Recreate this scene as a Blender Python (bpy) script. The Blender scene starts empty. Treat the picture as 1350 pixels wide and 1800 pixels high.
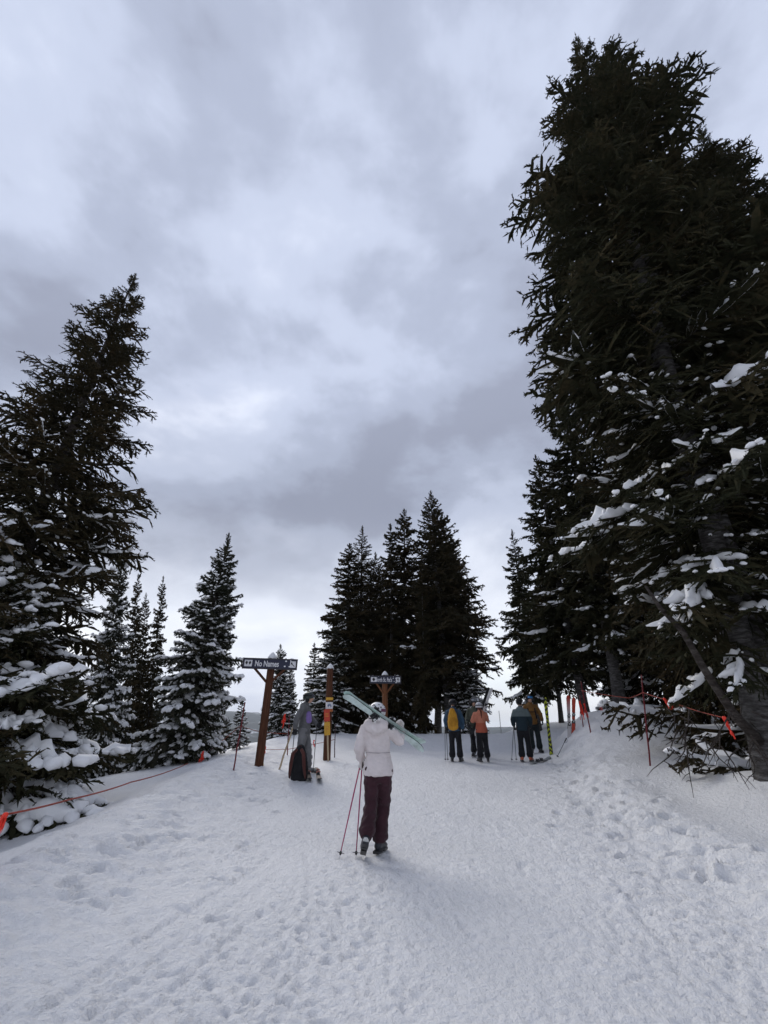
import bpy, math, random
import numpy as np
from mathutils import Vector, Matrix, Euler

scene = bpy.context.scene
COL = scene.collection

# ------------------------------------------------------------------ camera
F_PX, PITCH, CAM_H = 760.0, math.radians(26.9), 1.55        # focal length for the 1350 x 1800 frame
cam_d = bpy.data.cameras.new('camera')
cam_d.sensor_fit = 'VERTICAL'
cam_d.sensor_height = 24.0
cam_d.lens = 24.0 * F_PX / 1800.0
cam_d.clip_start = 0.05
cam_d.clip_end = 20000.0
cam = bpy.data.objects.new('camera', cam_d)
COL.objects.link(cam)
cam.location = (0, 0, CAM_H)
cam.rotation_euler = (math.pi / 2 + PITCH, 0, 0)
scene.camera = cam

# ------------------------------------------------------------------ exposure and render settings
scene.view_settings.view_transform = 'Standard'
scene.view_settings.look = 'None'
scene.view_settings.exposure = 0.42
scene.view_settings.gamma = 1.0
scene.view_settings.use_curve_mapping = False
scene.render.engine = 'CYCLES'
cy = scene.cycles
cy.max_bounces = 5
cy.diffuse_bounces = 3
cy.glossy_bounces = 2
cy.transmission_bounces = 2
cy.use_denoising = True

# ------------------------------------------------------------------ overcast sky
SUN_EL, SUN_AZ = math.radians(33), math.radians(-28)         # ahead and to the left, behind the cloud
world = bpy.data.worlds.new('World')
scene.world = world
world.use_nodes = True
wt = world.node_tree
wt.nodes.clear()


def N(tree, kind, **kw):
    n = tree.nodes.new(kind)
    for k, v in kw.items():
        if k in n.inputs:
            n.inputs[k].default_value = v
        else:
            setattr(n, k, v)
    return n


def math_node(tree, op, a, b=None, c=None):
    n = tree.nodes.new('ShaderNodeMath')
    n.operation = op
    for i, v in enumerate((a, b, c)):
        if v is None:
            continue
        if isinstance(v, (int, float)):
            n.inputs[i].default_value = v
        else:
            tree.links.new(v, n.inputs[i])
    return n.outputs[0]


def mix_rgb(tree, fac, a, b, blend='MIX'):
    n = tree.nodes.new('ShaderNodeMix')
    n.data_type = 'RGBA'
    n.blend_type = blend
    for sock, v in ((n.inputs[0], fac), (n.inputs[6], a), (n.inputs[7], b)):
        if isinstance(v, (int, float)):
            sock.default_value = v
        elif isinstance(v, (tuple, list)):
            sock.default_value = (*v[:3], 1.0)
        else:
            tree.links.new(v, sock)
    return n.outputs[2]


def ramp(tree, fac, stops, interp='LINEAR'):
    n = tree.nodes.new('ShaderNodeValToRGB')
    n.color_ramp.interpolation = interp
    els = n.color_ramp.elements
    while len(els) < len(stops):
        els.new(0.5)
    for e, (p, c) in zip(els, stops):
        e.position = p
        e.color = (c, c, c, 1) if isinstance(c, (int, float)) else (*c[:3], 1)
    tree.links.new(fac, n.inputs[0])
    return n.outputs[0]


def build_sky():
    L = wt.links
    tc = N(wt, 'ShaderNodeTexCoord')
    sep = N(wt, 'ShaderNodeSeparateXYZ')
    L.new(tc.outputs['Generated'], sep.inputs[0])
    X, Y, Z = sep.outputs
    zz = math_node(wt, 'ADD', math_node(wt, 'MAXIMUM', Z, 0.0), 0.32)
    comb = N(wt, 'ShaderNodeCombineXYZ')
    L.new(math_node(wt, 'DIVIDE', X, zz), comb.inputs[0])
    L.new(math_node(wt, 'DIVIDE', Y, zz), comb.inputs[1])
    comb.inputs[2].default_value = 20.5
    big = N(wt, 'ShaderNodeTexNoise', Scale=1.5, Detail=7.0, Roughness=0.5, Distortion=0.1)
    L.new(comb.outputs[0], big.inputs['Vector'])
    small = N(wt, 'ShaderNodeTexNoise', Scale=3.4, Detail=7.0, Roughness=0.54, Distortion=0.15)
    smap = N(wt, 'ShaderNodeMapping')
    smap.inputs['Scale'].default_value = (1.0, 1.0, 1.7)
    smap.inputs['Location'].default_value = (30.5, 15.9, 8.7)
    L.new(tc.outputs['Generated'], smap.inputs[0])
    L.new(smap.outputs[0], small.inputs['Vector'])
    dens = math_node(wt, 'ADD', math_node(wt, 'MULTIPLY', big.outputs['Fac'], 0.62),
                     math_node(wt, 'MULTIPLY', small.outputs['Fac'], 0.38))
    cloud = ramp(wt, dens, [(0.40, (0.275, 0.302, 0.392)), (0.475, (0.36, 0.40, 0.515)),
                            (0.55, (0.475, 0.525, 0.66)), (0.66, (0.68, 0.73, 0.86))], 'EASE')
    # the deck thins out and brightens low over the far horizon
    low = ramp(wt, Z, [(0.0, 1.0), (0.09, 0.9), (0.20, 0.55), (0.34, 0.14), (0.46, 0.0)], 'EASE')
    lowcol = ramp(wt, dens, [(0.36, (0.66, 0.70, 0.82)), (0.52, (0.90, 0.93, 0.98)), (0.64, (1.0, 1.0, 1.0))])
    belt = ramp(wt, Z, [(0.20, 1.0), (0.33, 0.84), (0.48, 0.87), (0.68, 1.0)], 'EASE')   # the deck is thickest some way above the horizon
    c1 = mix_rgb(wt, low, mix_rgb(wt, 1.0, cloud, belt, 'MULTIPLY'), lowcol)
    sky = N(wt, 'ShaderNodeTexSky')
    sky.sky_type = 'NISHITA'
    sky.sun_disc = False
    sky.sun_elevation = SUN_EL
    sky.sun_rotation = SUN_AZ
    skyc = mix_rgb(wt, 1.0, sky.outputs[0], (0.10, 0.10, 0.10), 'MULTIPLY')
    gap = math_node(wt, 'MULTIPLY', ramp(wt, small.outputs['Fac'], [(0.54, 0.0), (0.68, 1.0)]),
                    ramp(wt, Z, [(0.0, 0.5), (0.14, 0.22), (0.25, 0.05)]))
    c2 = mix_rgb(wt, gap, c1, skyc)
    bg = N(wt, 'ShaderNodeBackground', Strength=1.0)
    L.new(c2, bg.inputs[0])
    out = N(wt, 'ShaderNodeOutputWorld')
    L.new(bg.outputs[0], out.inputs[0])


build_sky()
sun_d = bpy.data.lights.new('sun', 'SUN')
sun_d.energy = 1.5
sun_d.angle = math.radians(34)
sun_d.color = (1.0, 0.955, 0.89)
sun = bpy.data.objects.new('sun', sun_d)
COL.objects.link(sun)
to_sun = Vector((math.sin(SUN_AZ) * math.cos(SUN_EL), math.cos(SUN_AZ) * math.cos(SUN_EL), math.sin(SUN_EL)))
sun.rotation_euler = to_sun.to_track_quat('Z', 'Y').to_euler()

# ------------------------------------------------------------------ helpers
CP, SP = math.cos(PITCH), math.sin(PITCH)


def at(px, py, Y):
    """world point seen at pixel (px, py) of the photograph, Y metres ahead"""
    x, u = (px - 675) / F_PX, (900 - py) / F_PX
    d = (x, CP - u * SP, SP + u * CP)
    t = Y / d[1]
    return Vector((d[0] * t, Y, CAM_H + d[2] * t))


def _hash(ix, iy, seed):
    h = (ix.astype(np.int64) * 374761393 + iy.astype(np.int64) * 668265263 + seed * 974634777) & 0x7fffffff
    h = ((h ^ (h >> 13)) * 1274126177) & 0x7fffffff
    return (h ^ (h >> 16)) & 0xffff


def perlin(x, y, seed=0):
    x, y = np.asarray(x, float), np.asarray(y, float)
    ix, iy = np.floor(x), np.floor(y)
    fx, fy = x - ix, y - iy
    u, v = fx * fx * fx * (fx * (fx * 6 - 15) + 10), fy * fy * fy * (fy * (fy * 6 - 15) + 10)

    def g(a, b):
        ang = _hash(ix + a, iy + b, seed) * (2 * math.pi / 65536)
        return np.cos(ang) * (fx - a) + np.sin(ang) * (fy - b)
    return (g(0, 0) * (1 - u) + g(1, 0) * u) * (1 - v) + (g(0, 1) * (1 - u) + g(1, 1) * u) * v


def sstep(a, b, x):
    t = np.clip((np.asarray(x, float) - a) / (b - a), 0, 1)
    return t * t * (3 - 2 * t)


def softplus(x):
    return np.logaddexp(0, x)


def link(o, parent=None):
    COL.objects.link(o)
    if parent is not None:
        o.parent = parent
    return o


def tag(o, label=None, cat=None, group=None, kind=None):
    if label:
        o['label'] = label
    if cat:
        o['category'] = cat
    if group:
        o['group'] = group
    if kind:
        o['kind'] = kind
    return o


def empty(name, loc, rot=(0, 0, 0)):
    o = bpy.data.objects.new(name, None)
    o.empty_display_size = 0.2
    o.location = loc
    o.rotation_euler = rot
    return link(o)


def np_mesh(name, V, T, mats, midx=None, smooth=False):
    """mesh from numpy arrays: V (n,3), T (m,3) triangles or (m,4) quads"""
    V = np.ascontiguousarray(V, dtype=np.float32)
    T = np.ascontiguousarray(T, dtype=np.int32)
    k = T.shape[1]
    me = bpy.data.meshes.new(name)
    me.vertices.add(len(V))
    me.vertices.foreach_set('co', V.ravel())
    me.loops.add(T.size)
    me.loops.foreach_set('vertex_index', T.ravel())
    me.polygons.add(len(T))
    me.polygons.foreach_set('loop_start', np.arange(0, T.size, k, dtype=np.int32))
    for m in mats:
        me.materials.append(m)
    if midx is not None:
        me.polygons.foreach_set('material_index', np.ascontiguousarray(midx, dtype=np.int32))
    me.update(calc_edges=True)
    me.polygons.foreach_set('use_smooth', np.full(len(T), bool(smooth)))
    return me


# ------------------------------------------------------------------ materials
MATS = {}


def principled(name, color, rough=0.7, spec=0.3, metallic=0.0):
    m = bpy.data.materials.new(name)
    m.use_nodes = True
    t = m.node_tree
    b = t.nodes['Principled BSDF']
    b.inputs['Base Color'].default_value = (*color, 1)
    b.inputs['Roughness'].default_value = rough
    b.inputs['Specular IOR Level'].default_value = spec
    b.inputs['Metallic'].default_value = metallic
    return m, t, b


def add_bump(t, b, scale, strength, dist, detail=4.0, coord='Object', stretch=(1, 1, 1)):
    tc = N(t, 'ShaderNodeTexCoord')
    mp = N(t, 'ShaderNodeMapping')
    mp.inputs['Scale'].default_value = stretch
    t.links.new(tc.outputs[coord], mp.inputs[0])
    n = N(t, 'ShaderNodeTexNoise', Scale=scale, Detail=detail, Roughness=0.6)
    t.links.new(mp.outputs[0], n.inputs['Vector'])
    bp = N(t, 'ShaderNodeBump', Strength=strength, Distance=dist)
    t.links.new(n.outputs['Fac'], bp.inputs['Height'])
    t.links.new(bp.outputs[0], b.inputs['Normal'])
    return mp.outputs[0], n


def vary(t, b, vec, c0, c1, scale, lo=0.35, hi=0.65, detail=4.0):
    n = N(t, 'ShaderNodeTexNoise', Scale=scale, Detail=detail, Roughness=0.6)
    t.links.new(vec, n.inputs['Vector'])
    t.links.new(ramp(t, n.outputs['Fac'], [(lo, c0), (hi, c1)]), b.inputs['Base Color'])
    return n


def fabric(name, color, rough=0.85, var=0.16, bump=0.25):
    if name in MATS:
        return MATS[name]
    m, t, b = principled(name, color, rough, 0.2)
    vec, n = add_bump(t, b, 11.0, min(1.0, bump * 2.2), 0.03, 5.0)
    c0 = tuple(c * (1 - var) for c in color)
    c1 = tuple(min(1, c * (1 + var)) for c in color)
    vary(t, b, vec, c0, c1, 7.0)
    b.inputs['Sheen Weight'].default_value = 0.1
    MATS[name] = m
    return m


def plastic(name, color, rough=0.4, spec=0.4, metallic=0.0, wear=0.12):
    if name in MATS:
        return MATS[name]
    m, t, b = principled(name, color, rough, spec, metallic)
    vec, n = add_bump(t, b, 60.0, 0.08, 0.002, 3.0)
    vary(t, b, vec, tuple(c * (1 - wear) for c in color), tuple(min(1, c * (1 + wear)) for c in color), 25.0)
    MATS[name] = m
    return m


def make_snow(name, col_a, col_b, fine, mid, strength, dist=0.03):
    m, t, b = principled(name, col_a, 0.62, 0.25)
    tc = N(t, 'ShaderNodeTexCoord')
    n1 = N(t, 'ShaderNodeTexNoise', Scale=fine, Detail=5.0, Roughness=0.65)
    n2 = N(t, 'ShaderNodeTexNoise', Scale=mid, Detail=5.0, Roughness=0.6)
    n3 = N(t, 'ShaderNodeTexNoise', Scale=0.55, Detail=6.0, Roughness=0.6)
    mp = N(t, 'ShaderNodeMapping')
    mp.inputs['Scale'].default_value = (1.0, 0.8, 1.0)
    t.links.new(tc.outputs['Object'], mp.inputs[0])
    for n in (n1, n2, n3):
        t.links.new(mp.outputs[0], n.inputs['Vector'])
    hsum = math_node(t, 'ADD', math_node(t, 'MULTIPLY', n1.outputs['Fac'], 0.75), n2.outputs['Fac'])
    bp = N(t, 'ShaderNodeBump', Strength=strength, Distance=dist)
    t.links.new(hsum, bp.inputs['Height'])
    t.links.new(bp.outputs[0], b.inputs['Normal'])
    mixf = math_node(t, 'ADD', math_node(t, 'MULTIPLY', n3.outputs['Fac'], 0.6), math_node(t, 'MULTIPLY', n2.outputs['Fac'], 0.4))
    t.links.new(ramp(t, mixf, [(0.38, col_b), (0.58, col_a)]), b.inputs['Base Color'])
    return m


SNOW = make_snow('snow', (0.87, 0.87, 0.88), (0.78, 0.785, 0.80), 34.0, 15.0, 1.0, 0.040)
TREE_SNOW = make_snow('tree_snow', (0.86, 0.865, 0.87), (0.80, 0.805, 0.82), 30.0, 7.0, 0.35)


def make_foliage(name, dark, mid, tip):
    m, t, b = principled(name, mid, 0.85, 0.05)
    tc = N(t, 'ShaderNodeTexCoord')
    n1 = N(t, 'ShaderNodeTexNoise', Scale=1.3, Detail=3.0)
    n2 = N(t, 'ShaderNodeTexNoise', Scale=14.0, Detail=2.0)
    for n in (n1, n2):
        t.links.new(tc.outputs['Object'], n.inputs['Vector'])
    f = math_node(t, 'ADD', math_node(t, 'MULTIPLY', n1.outputs['Fac'], 0.6), math_node(t, 'MULTIPLY', n2.outputs['Fac'], 0.4))
    t.links.new(ramp(t, f, [(0.36, dark), (0.5, mid), (0.64, tip)]), b.inputs['Base Color'])
    return m


FOLIAGE = make_foliage('fir_needles', (0.0181, 0.0201, 0.0111), (0.0301, 0.0301, 0.0161), (0.0521, 0.0421, 0.0220))
FOLIAGE_B = make_foliage('spruce_needles', (0.0201, 0.0192, 0.0111), (0.0342, 0.0292, 0.0161), (0.0602, 0.0432, 0.0220))
FOLIAGE_G = make_foliage('frosted_needles', (0.0240, 0.0273, 0.0186), (0.0415, 0.0437, 0.0306), (0.0764, 0.0699, 0.0502))


def make_bark(name, c0, c1, c2):
    m, t, b = principled(name, c1, 0.9, 0.15)
    tc = N(t, 'ShaderNodeTexCoord')
    mp = N(t, 'ShaderNodeMapping')
    mp.inputs['Scale'].default_value = (2.0, 2.0, 7.0)
    t.links.new(tc.outputs['Object'], mp.inputs[0])
    n1 = N(t, 'ShaderNodeTexNoise', Scale=3.0, Detail=6.0, Roughness=0.7)
    n2 = N(t, 'ShaderNodeTexVoronoi', Scale=5.0)
    t.links.new(mp.outputs[0], n1.inputs['Vector'])
    t.links.new(mp.outputs[0], n2.inputs['Vector'])
    t.links.new(ramp(t, n1.outputs['Fac'], [(0.33, c0), (0.5, c1), (0.68, c2)]), b.inputs['Base Color'])
    bp = N(t, 'ShaderNodeBump', Strength=1.0, Distance=0.06)
    t.links.new(math_node(t, 'ADD', n1.outputs['Fac'], math_node(t, 'MULTIPLY', n2.outputs['Distance'], 0.5)), bp.inputs['Height'])
    t.links.new(bp.outputs[0], b.inputs['Normal'])
    return m


BARK = make_bark('bark', (0.03, 0.027, 0.025), (0.085, 0.079, 0.075), (0.18, 0.175, 0.17))
BARK_D = make_bark('dark_bark', (0.025, 0.02, 0.017), (0.052, 0.043, 0.038), (0.10, 0.088, 0.078))


def make_wood(name, c0, c1):
    m, t, b = principled(name, c0, 0.8, 0.2)
    tc = N(t, 'ShaderNodeTexCoord')
    mp = N(t, 'ShaderNodeMapping')
    mp.inputs['Scale'].default_value = (14.0, 14.0, 0.9)
    t.links.new(tc.outputs['Object'], mp.inputs[0])
    n1 = N(t, 'ShaderNodeTexNoise', Scale=2.0, Detail=6.0, Roughness=0.65)
    t.links.new(mp.outputs[0], n1.inputs['Vector'])
    t.links.new(ramp(t, n1.outputs['Fac'], [(0.35, c0), (0.66, c1)]), b.inputs['Base Color'])
    bp = N(t, 'ShaderNodeBump', Strength=0.5, Distance=0.008)
    t.links.new(n1.outputs['Fac'], bp.inputs['Height'])
    t.links.new(bp.outputs[0], b.inputs['Normal'])
    return m


POST_WOOD = make_wood('stained_post', (0.055, 0.022, 0.012), (0.125, 0.05, 0.026))
POST_WOOD_L = make_wood('stained_post_light', (0.13, 0.052, 0.024), (0.24, 0.10, 0.045))
STICK_WOOD = make_wood('bare_stick', (0.42, 0.32, 0.21), (0.60, 0.48, 0.34))

# ------------------------------------------------------------------ terrain
RY = np.array([-400, -60, -20, 0, 4, 6.8, 10, 12, 13.5, 15, 18, 21.5, 25, 30, 60])
RZ = np.array([-60, -6, -1.2, 0, 0.03, 0.16, 0.40, 0.55, 0.645, 0.725, 0.95, 1.32, 1.59, 1.68, 1.75])


def _slopes():
    d = np.diff(RZ) / np.diff(RY)
    m = np.zeros_like(RZ)
    m[1:-1] = 0.5 * (d[1:] + d[:-1])
    m[0], m[-1] = d[0], d[-1]
    return m


RM = _slopes()


def ramp_z(y):
    y = np.clip(y, RY[0], RY[-1])
    i = np.clip(np.searchsorted(RY, y) - 1, 0, len(RY) - 2)
    h = RY[i + 1] - RY[i]
    t = (y - RY[i]) / h
    return ((2 * t**3 - 3 * t**2 + 1) * RZ[i] + (t**3 - 2 * t**2 + t) * h * RM[i]
            + (-2 * t**3 + 3 * t**2) * RZ[i + 1] + (t**3 - t**2) * h * RM[i + 1])


def path_right(y):
    y = np.clip(y, 0, 22)
    return 3.35 + 0.10 * (y - 6.5) + 0.2 * np.clip(y - 10, 0, 7)


def path_left(y):
    return -3.4 - 0.05 * (np.clip(y, 0, 22) - 6.5)


def terrain(x, y):
    """large shapes of the snow"""
    x, y = np.asarray(x, float), np.asarray(y, float)
    h = ramp_z(y)
    # bank and mound on the right
    r = x - path_right(y)
    w = sstep(1.0, 4.0, y) * (1 - sstep(24, 34, y))
    bank = 0.36 * sstep(-0.15, 1.35, r) + 0.055 * np.clip(r - 1.2, 0, 10)
    h = h + bank * w
    h = h + 1.12 * np.exp(-(((x - 8.3) / 2.9) ** 2 + ((y - 15.6) / 2.4) ** 2)) * sstep(4.9, 6.7, x)
    h = h + 0.16 * np.exp(-(((x - 6.0) / 0.9) ** 2 + ((y - 16.2) / 1.0) ** 2))
    h = h + 0.10 * np.exp(-(((x + 2.3) / 1.3) ** 2 + ((y - 12.1) / 1.1) ** 2))
    # trough under the overhanging boughs on the right
    h = h - 0.20 * np.exp(-(((x - (4.9 + 0.10 * (y - 7))) / 0.62) ** 2)) * sstep(4.5, 6.5, y) * (1 - sstep(9.0, 11.0, y))
    h = h + 0.26 * np.exp(-(((x - 6.3) / 1.1) ** 2 + ((y - 8.0) / 1.2) ** 2))
    # shoulder on the left, then the side slope towards the valley
    l = path_left(y) - x
    h = h + 0.19 * np.exp(-((l - 0.6) / 0.9) ** 2) * sstep(2, 6, y) * (1 - sstep(15, 20, y))
    h = h - 0.05 * np.clip(l - 0.6, 0, 60) - 0.19 * 1.5 * softplus((l - 6.0) / 1.5) * (1 - sstep(-30, -5, -y) * 0)
    h = h - 0.12 * np.exp(-((l - 2.3) / 0.9) ** 2) * sstep(4, 7, y) * (1 - sstep(12, 15, y))
    # roll over the crest
    yc = 27.0 - 9.5 * sstep(-3.0, -9.5, -0 + x) + 4.0 * sstep(5, 12, x)
    h = h - 0.30 * 1.8 * softplus((y - yc) / 1.8)
    # gentle hollow just before the crest in the middle of the run
    h = h - 0.16 * np.exp(-(((y - 19.3) / 1.5) ** 2)) * sstep(-3, 1, x) * (1 - sstep(6, 8, x))
    rr = np.hypot(x, y)
    far = sstep(60, 400, rr)
    h = np.where(rr > 60, np.maximum(h, -62.0), h) * 1.0
    h = h * (1 - far) + (-62.0 + 10 * perlin(x / 420.0, y / 420.0, 5)) * far
    return h


rngF = np.random.default_rng(12)
FOOT = []
for _ in range(150):                                             # boot prints on the trodden shoulder at the left
    y = rngF.uniform(5.0, 14.5)
    x = float(path_left(y)) + rngF.normal(0.1, 0.75)
    FOOT.append((x, y, rngF.uniform(0.09, 0.15), rngF.uniform(0.045, 0.07), rngF.uniform(0, math.pi), rngF.uniform(0.02, 0.06)))
for _ in range(150):                                             # and along the bank at the right
    y = rngF.uniform(5.5, 15.0)
    x = float(path_right(y)) + rngF.normal(0.35, 0.5)
    FOOT.append((x, y, rngF.uniform(0.10, 0.17), rngF.uniform(0.05, 0.075), rngF.uniform(0, math.pi), rngF.uniform(0.03, 0.08)))
for _ in range(260):                                             # scattered prints in the packed run
    y = rngF.uniform(3.0, 15.5)
    x = rngF.uniform(-3.0, 3.6)
    FOOT.append((x, y, rngF.uniform(0.09, 0.16), rngF.uniform(0.035, 0.06), rngF.normal(math.pi / 2, 0.5), rngF.uniform(0.006, 0.022)))
FOOT = np.array(FOOT)
GROOVES = [(-2.35, 2.6, -1.35, 7.2, 0.03, 0.02), (-2.05, 2.6, -1.15, 6.6, 0.025, 0.016), (-1.75, 2.7, -1.05, 5.3, 0.03, 0.02),
           (2.15, 4.6, 2.6, 6.4, 0.04, 0.016), (-0.75, 5.2, -1.05, 7.4, 0.03, 0.012), (3.0, 2.8, 3.4, 5.0, 0.05, 0.016)]


def micro(x, y):
    """chopped, trodden snow: lumps, prints and ski grooves"""
    r = np.hypot(x, y)
    fade = 1 - sstep(18, 42, r)
    run = sstep(-5.2, -2.2, x - 0.03 * (y - 6)) * (1 - sstep(0.2, 1.6, x - path_right(y)))
    edge = np.exp(-((x - path_right(y) - 0.35) / 0.75) ** 2) + 1.15 * np.exp(-((path_left(y) - x - 0.1) / 1.2) ** 2)
    edge = edge + 0.75 * np.exp(-((x - path_right(y) - 1.5) / 1.0) ** 2) * sstep(11, 13.5, y) * (1 - sstep(17, 19, y))
    edge = np.clip(edge, 0, 1.15)
    wx = x + 0.10 * perlin(x * 2.1, y * 2.1, 21)
    wy = y + 0.10 * perlin(x * 2.1, y * 2.1, 22)
    a = perlin(wx / 0.22, wy / 0.34, 1)
    b = perlin(wx / 0.105, wy / 0.17, 2)
    c = perlin(wx / 0.055, wy / 0.075, 3)
    pits = -np.clip(perlin(wx / 0.06, wy / 0.095, 7) - 0.08, 0, 0.5)
    big = perlin(x / 1.3, y / 1.6, 4)
    patch = np.clip(0.75 + 0.9 * perlin(x / 1.7, y / 2.3, 8), 0.25, 1.4)
    d = run * patch * (0.014 * a + 0.018 * b + 0.022 * c + 0.085 * pits) + 0.03 * big
    d = d + (1 - run) * (0.012 * perlin(x / 0.5, y / 0.6, 9) + 0.05 * perlin(x / 1.1, y / 1.5, 10))
    lump = np.clip(perlin(wx / 0.30, wy / 0.30, 11), -0.2, 1)
    d = d + edge * (0.085 * lump + 0.05 * np.abs(perlin(wx / 0.16, wy / 0.16, 12)))
    d = d * fade
    sel = (r < 17)
    if np.ndim(x) and sel.any():
        xs, ys = x[sel], y[sel]
        add = np.zeros_like(xs)
        for fx, fy, la, lb, an, dep in FOOT:
            m = (np.abs(xs - fx) < 0.32) & (np.abs(ys - fy) < 0.32)
            if not m.any():
                continue
            dx, dy = xs[m] - fx, ys[m] - fy
            u = (dx * math.cos(an) + dy * math.sin(an)) / la
            v = (-dx * math.sin(an) + dy * math.cos(an)) / lb
            q = np.sqrt(u * u + v * v)
            add[m] += -dep * (1 - sstep(0.6, 1.15, q)) + 0.35 * dep * np.exp(-((q - 1.45) / 0.3) ** 2)
        for x0, y0, x1, y1, w, dep in GROOVES:
            dx, dy = x1 - x0, y1 - y0
            ln = math.hypot(dx, dy)
            t = ((xs - x0) * dx + (ys - y0) * dy) / ln
            s = (-(xs - x0) * dy + (ys - y0) * dx) / ln + 0.05 * np.sin(t * 2.1)
            on = sstep(0, 0.5, t) * (1 - sstep(ln - 0.6, ln, t))
            add += on * (-dep * np.exp(-(s / w) ** 2) + 0.5 * dep * np.exp(-((s - 2.0 * w) / w) ** 2))
        d = d.copy()
        d[sel] += add
    return d


def ground(x, y):
    a, b = np.array([float(x)]), np.array([float(y)])
    return float(terrain(a, b)[0])


def hit(px, py, lift=0.0, y0=3.0, y1=24.0):
    """point of the ray through pixel (px, py) that runs 'lift' above the snow"""
    prev = None
    for Y in np.arange(y0, y1, 0.05):
        p = at(px, py, Y)
        if p.z < ground(p.x, p.y) + lift:
            return p
    return None


def build_ground():
    r = [0.4]
    while r[-1] < 9500:
        q = r[-1]
        if q < 2.4:
            k = 1.12
        elif q < 17:
            k = 1.0055
        elif q < 34:
            k = 1.0085
        else:
            k = 1.045
        r.append(q * k)
    r = np.array(r)
    a = np.concatenate([np.arange(-180, -52, 4.0), np.arange(-52, 52, 0.33), np.arange(52, 180, 4.0)])
    a = np.radians(a)
    A, R = np.meshgrid(a, r)
    X, Y = R * np.sin(A), R * np.cos(A)
    Z = terrain(X, Y) + micro(X, Y)
    n, m = X.shape
    V = np.stack([X, Y, Z], -1).reshape(-1, 3)
    V = np.vstack([V, [[0, 0, 0]]])
    i = np.arange(n - 1)[:, None] * m
    j = np.arange(m)[None, :]
    j2 = (j + 1) % m
    Q = np.stack([i + j, i + j2, i + m + j2, i + m + j], -1).reshape(-1, 4)
    Q = Q[:, ::-1]
    me = np_mesh('snow_ground', V, Q, [SNOW], smooth=True)
    tri = [(len(V) - 1, int((k + 1) % m), int(k)) for k in range(m)]
    o = link(bpy.data.objects.new('snow_ground', me))
    tag(o, 'trodden white snow of the ski run with banks at its sides', kind='structure')
    return o


build_ground()


# far forested hills across the valley
def build_hills():
    mh, t, b = principled('far_hills', (0.05, 0.06, 0.07), 0.95, 0.05)
    tc = N(t, 'ShaderNodeTexCoord')
    n1 = N(t, 'ShaderNodeTexNoise', Scale=0.0042, Detail=8.0, Roughness=0.7)
    t.links.new(tc.outputs['Object'], n1.inputs['Vector'])
    t.links.new(ramp(t, n1.outputs['Fac'], [(0.50, (0.030, 0.036, 0.030)), (0.60, (0.07, 0.08, 0.075)), (0.66, (0.62, 0.63, 0.65))]), b.inputs['Base Color'])
    ang = np.radians(np.arange(-75, 75.1, 0.35))
    rad = np.linspace(2300, 7000, 46)
    A, R = np.meshgrid(ang, rad)
    X, Y = R * np.sin(A), R * np.cos(A)
    s = (R - 2300) / 4700
    deg = np.degrees(A)
    crest = np.interp(deg, [-75, -40, -30, -22, -16, -8, 0, 8, 15, 25, 45, 75], [150, 190, 225, 205, 170, 110, 70, 38, 34, 60, 110, 150])
    crest = crest + 26 * perlin(deg / 5.0, deg * 0, 31) + 9 * perlin(deg / 1.3, deg * 0, 32)
    Z = -70 + (crest + 70) * sstep(0.0, 0.62, s) - 120 * sstep(0.66, 1.0, s)
    Z = Z + (60 * perlin(X / 800, Y / 800, 33) + 28 * perlin(X / 260, Y / 260, 34)) * sstep(0.04, 0.3, s) * (1 - 0.55 * sstep(0.3, 0.62, s)) + 6 * perlin(X / 60, Y / 60, 35) * sstep(0.05, 0.4, s)
    n, m = X.shape
    V = np.stack([X, Y, Z], -1).reshape(-1, 3)
    i = np.arange(n - 1)[:, None] * m
    j = np.arange(m - 1)[None, :]
    Q = np.stack([i + j, i + m + j, i + m + j + 1, i + j + 1], -1).reshape(-1, 4)
    Q = Q[:, ::-1]
    o = link(bpy.data.objects.new('hills', np_mesh('hills', V, Q, [mh], smooth=True)))
    tag(o, 'low dark forested hills beyond the valley', kind='structure')


build_hills()


def build_far_forest():
    rng = np.random.default_rng(5)
    V, T = [], []
    base = 0
    n = 2600
    r = rng.uniform(420, 2300, n)
    a = np.radians(rng.uniform(-48, 32, n))
    clump = perlin(r * np.sin(a) / 160, r * np.cos(a) / 160, 41)
    for k in range(n):
        if clump[k] < -0.05 and rng.random() < 0.75:
            continue
        x, y = r[k] * math.sin(a[k]), r[k] * math.cos(a[k])
        z = ground(x, y) - 0.5
        h = rng.uniform(8, 19)
        w = h * rng.uniform(0.10, 0.16)
        ring = 6
        for lv, (zz, ww) in enumerate(((0.05, 1.0), (0.36, 0.72), (0.66, 0.42))):
            ph = rng.uniform(0, 2)
            pts = [(x + w * ww * rng.uniform(0.75, 1.2) * math.cos(ph + q * 2 * math.pi / ring),
                    y + w * ww * rng.uniform(0.75, 1.2) * math.sin(ph + q * 2 * math.pi / ring), z + h * zz) for q in range(ring)]
            tip = (x, y, z + h * min(1.0, zz + 0.44))
            V += pts + [tip]
            T += [(base + q, base + (q + 1) % ring, base + ring) for q in range(ring)]
            base += ring + 1
    me = np_mesh('far_forest', np.array(V), np.array(T), [FOLIAGE_G])
    o = link(bpy.data.objects.new('far_forest', me))
    tag(o, 'scattered tiny dark conifers on the snowfields far below', kind='stuff')


build_far_forest()


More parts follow.
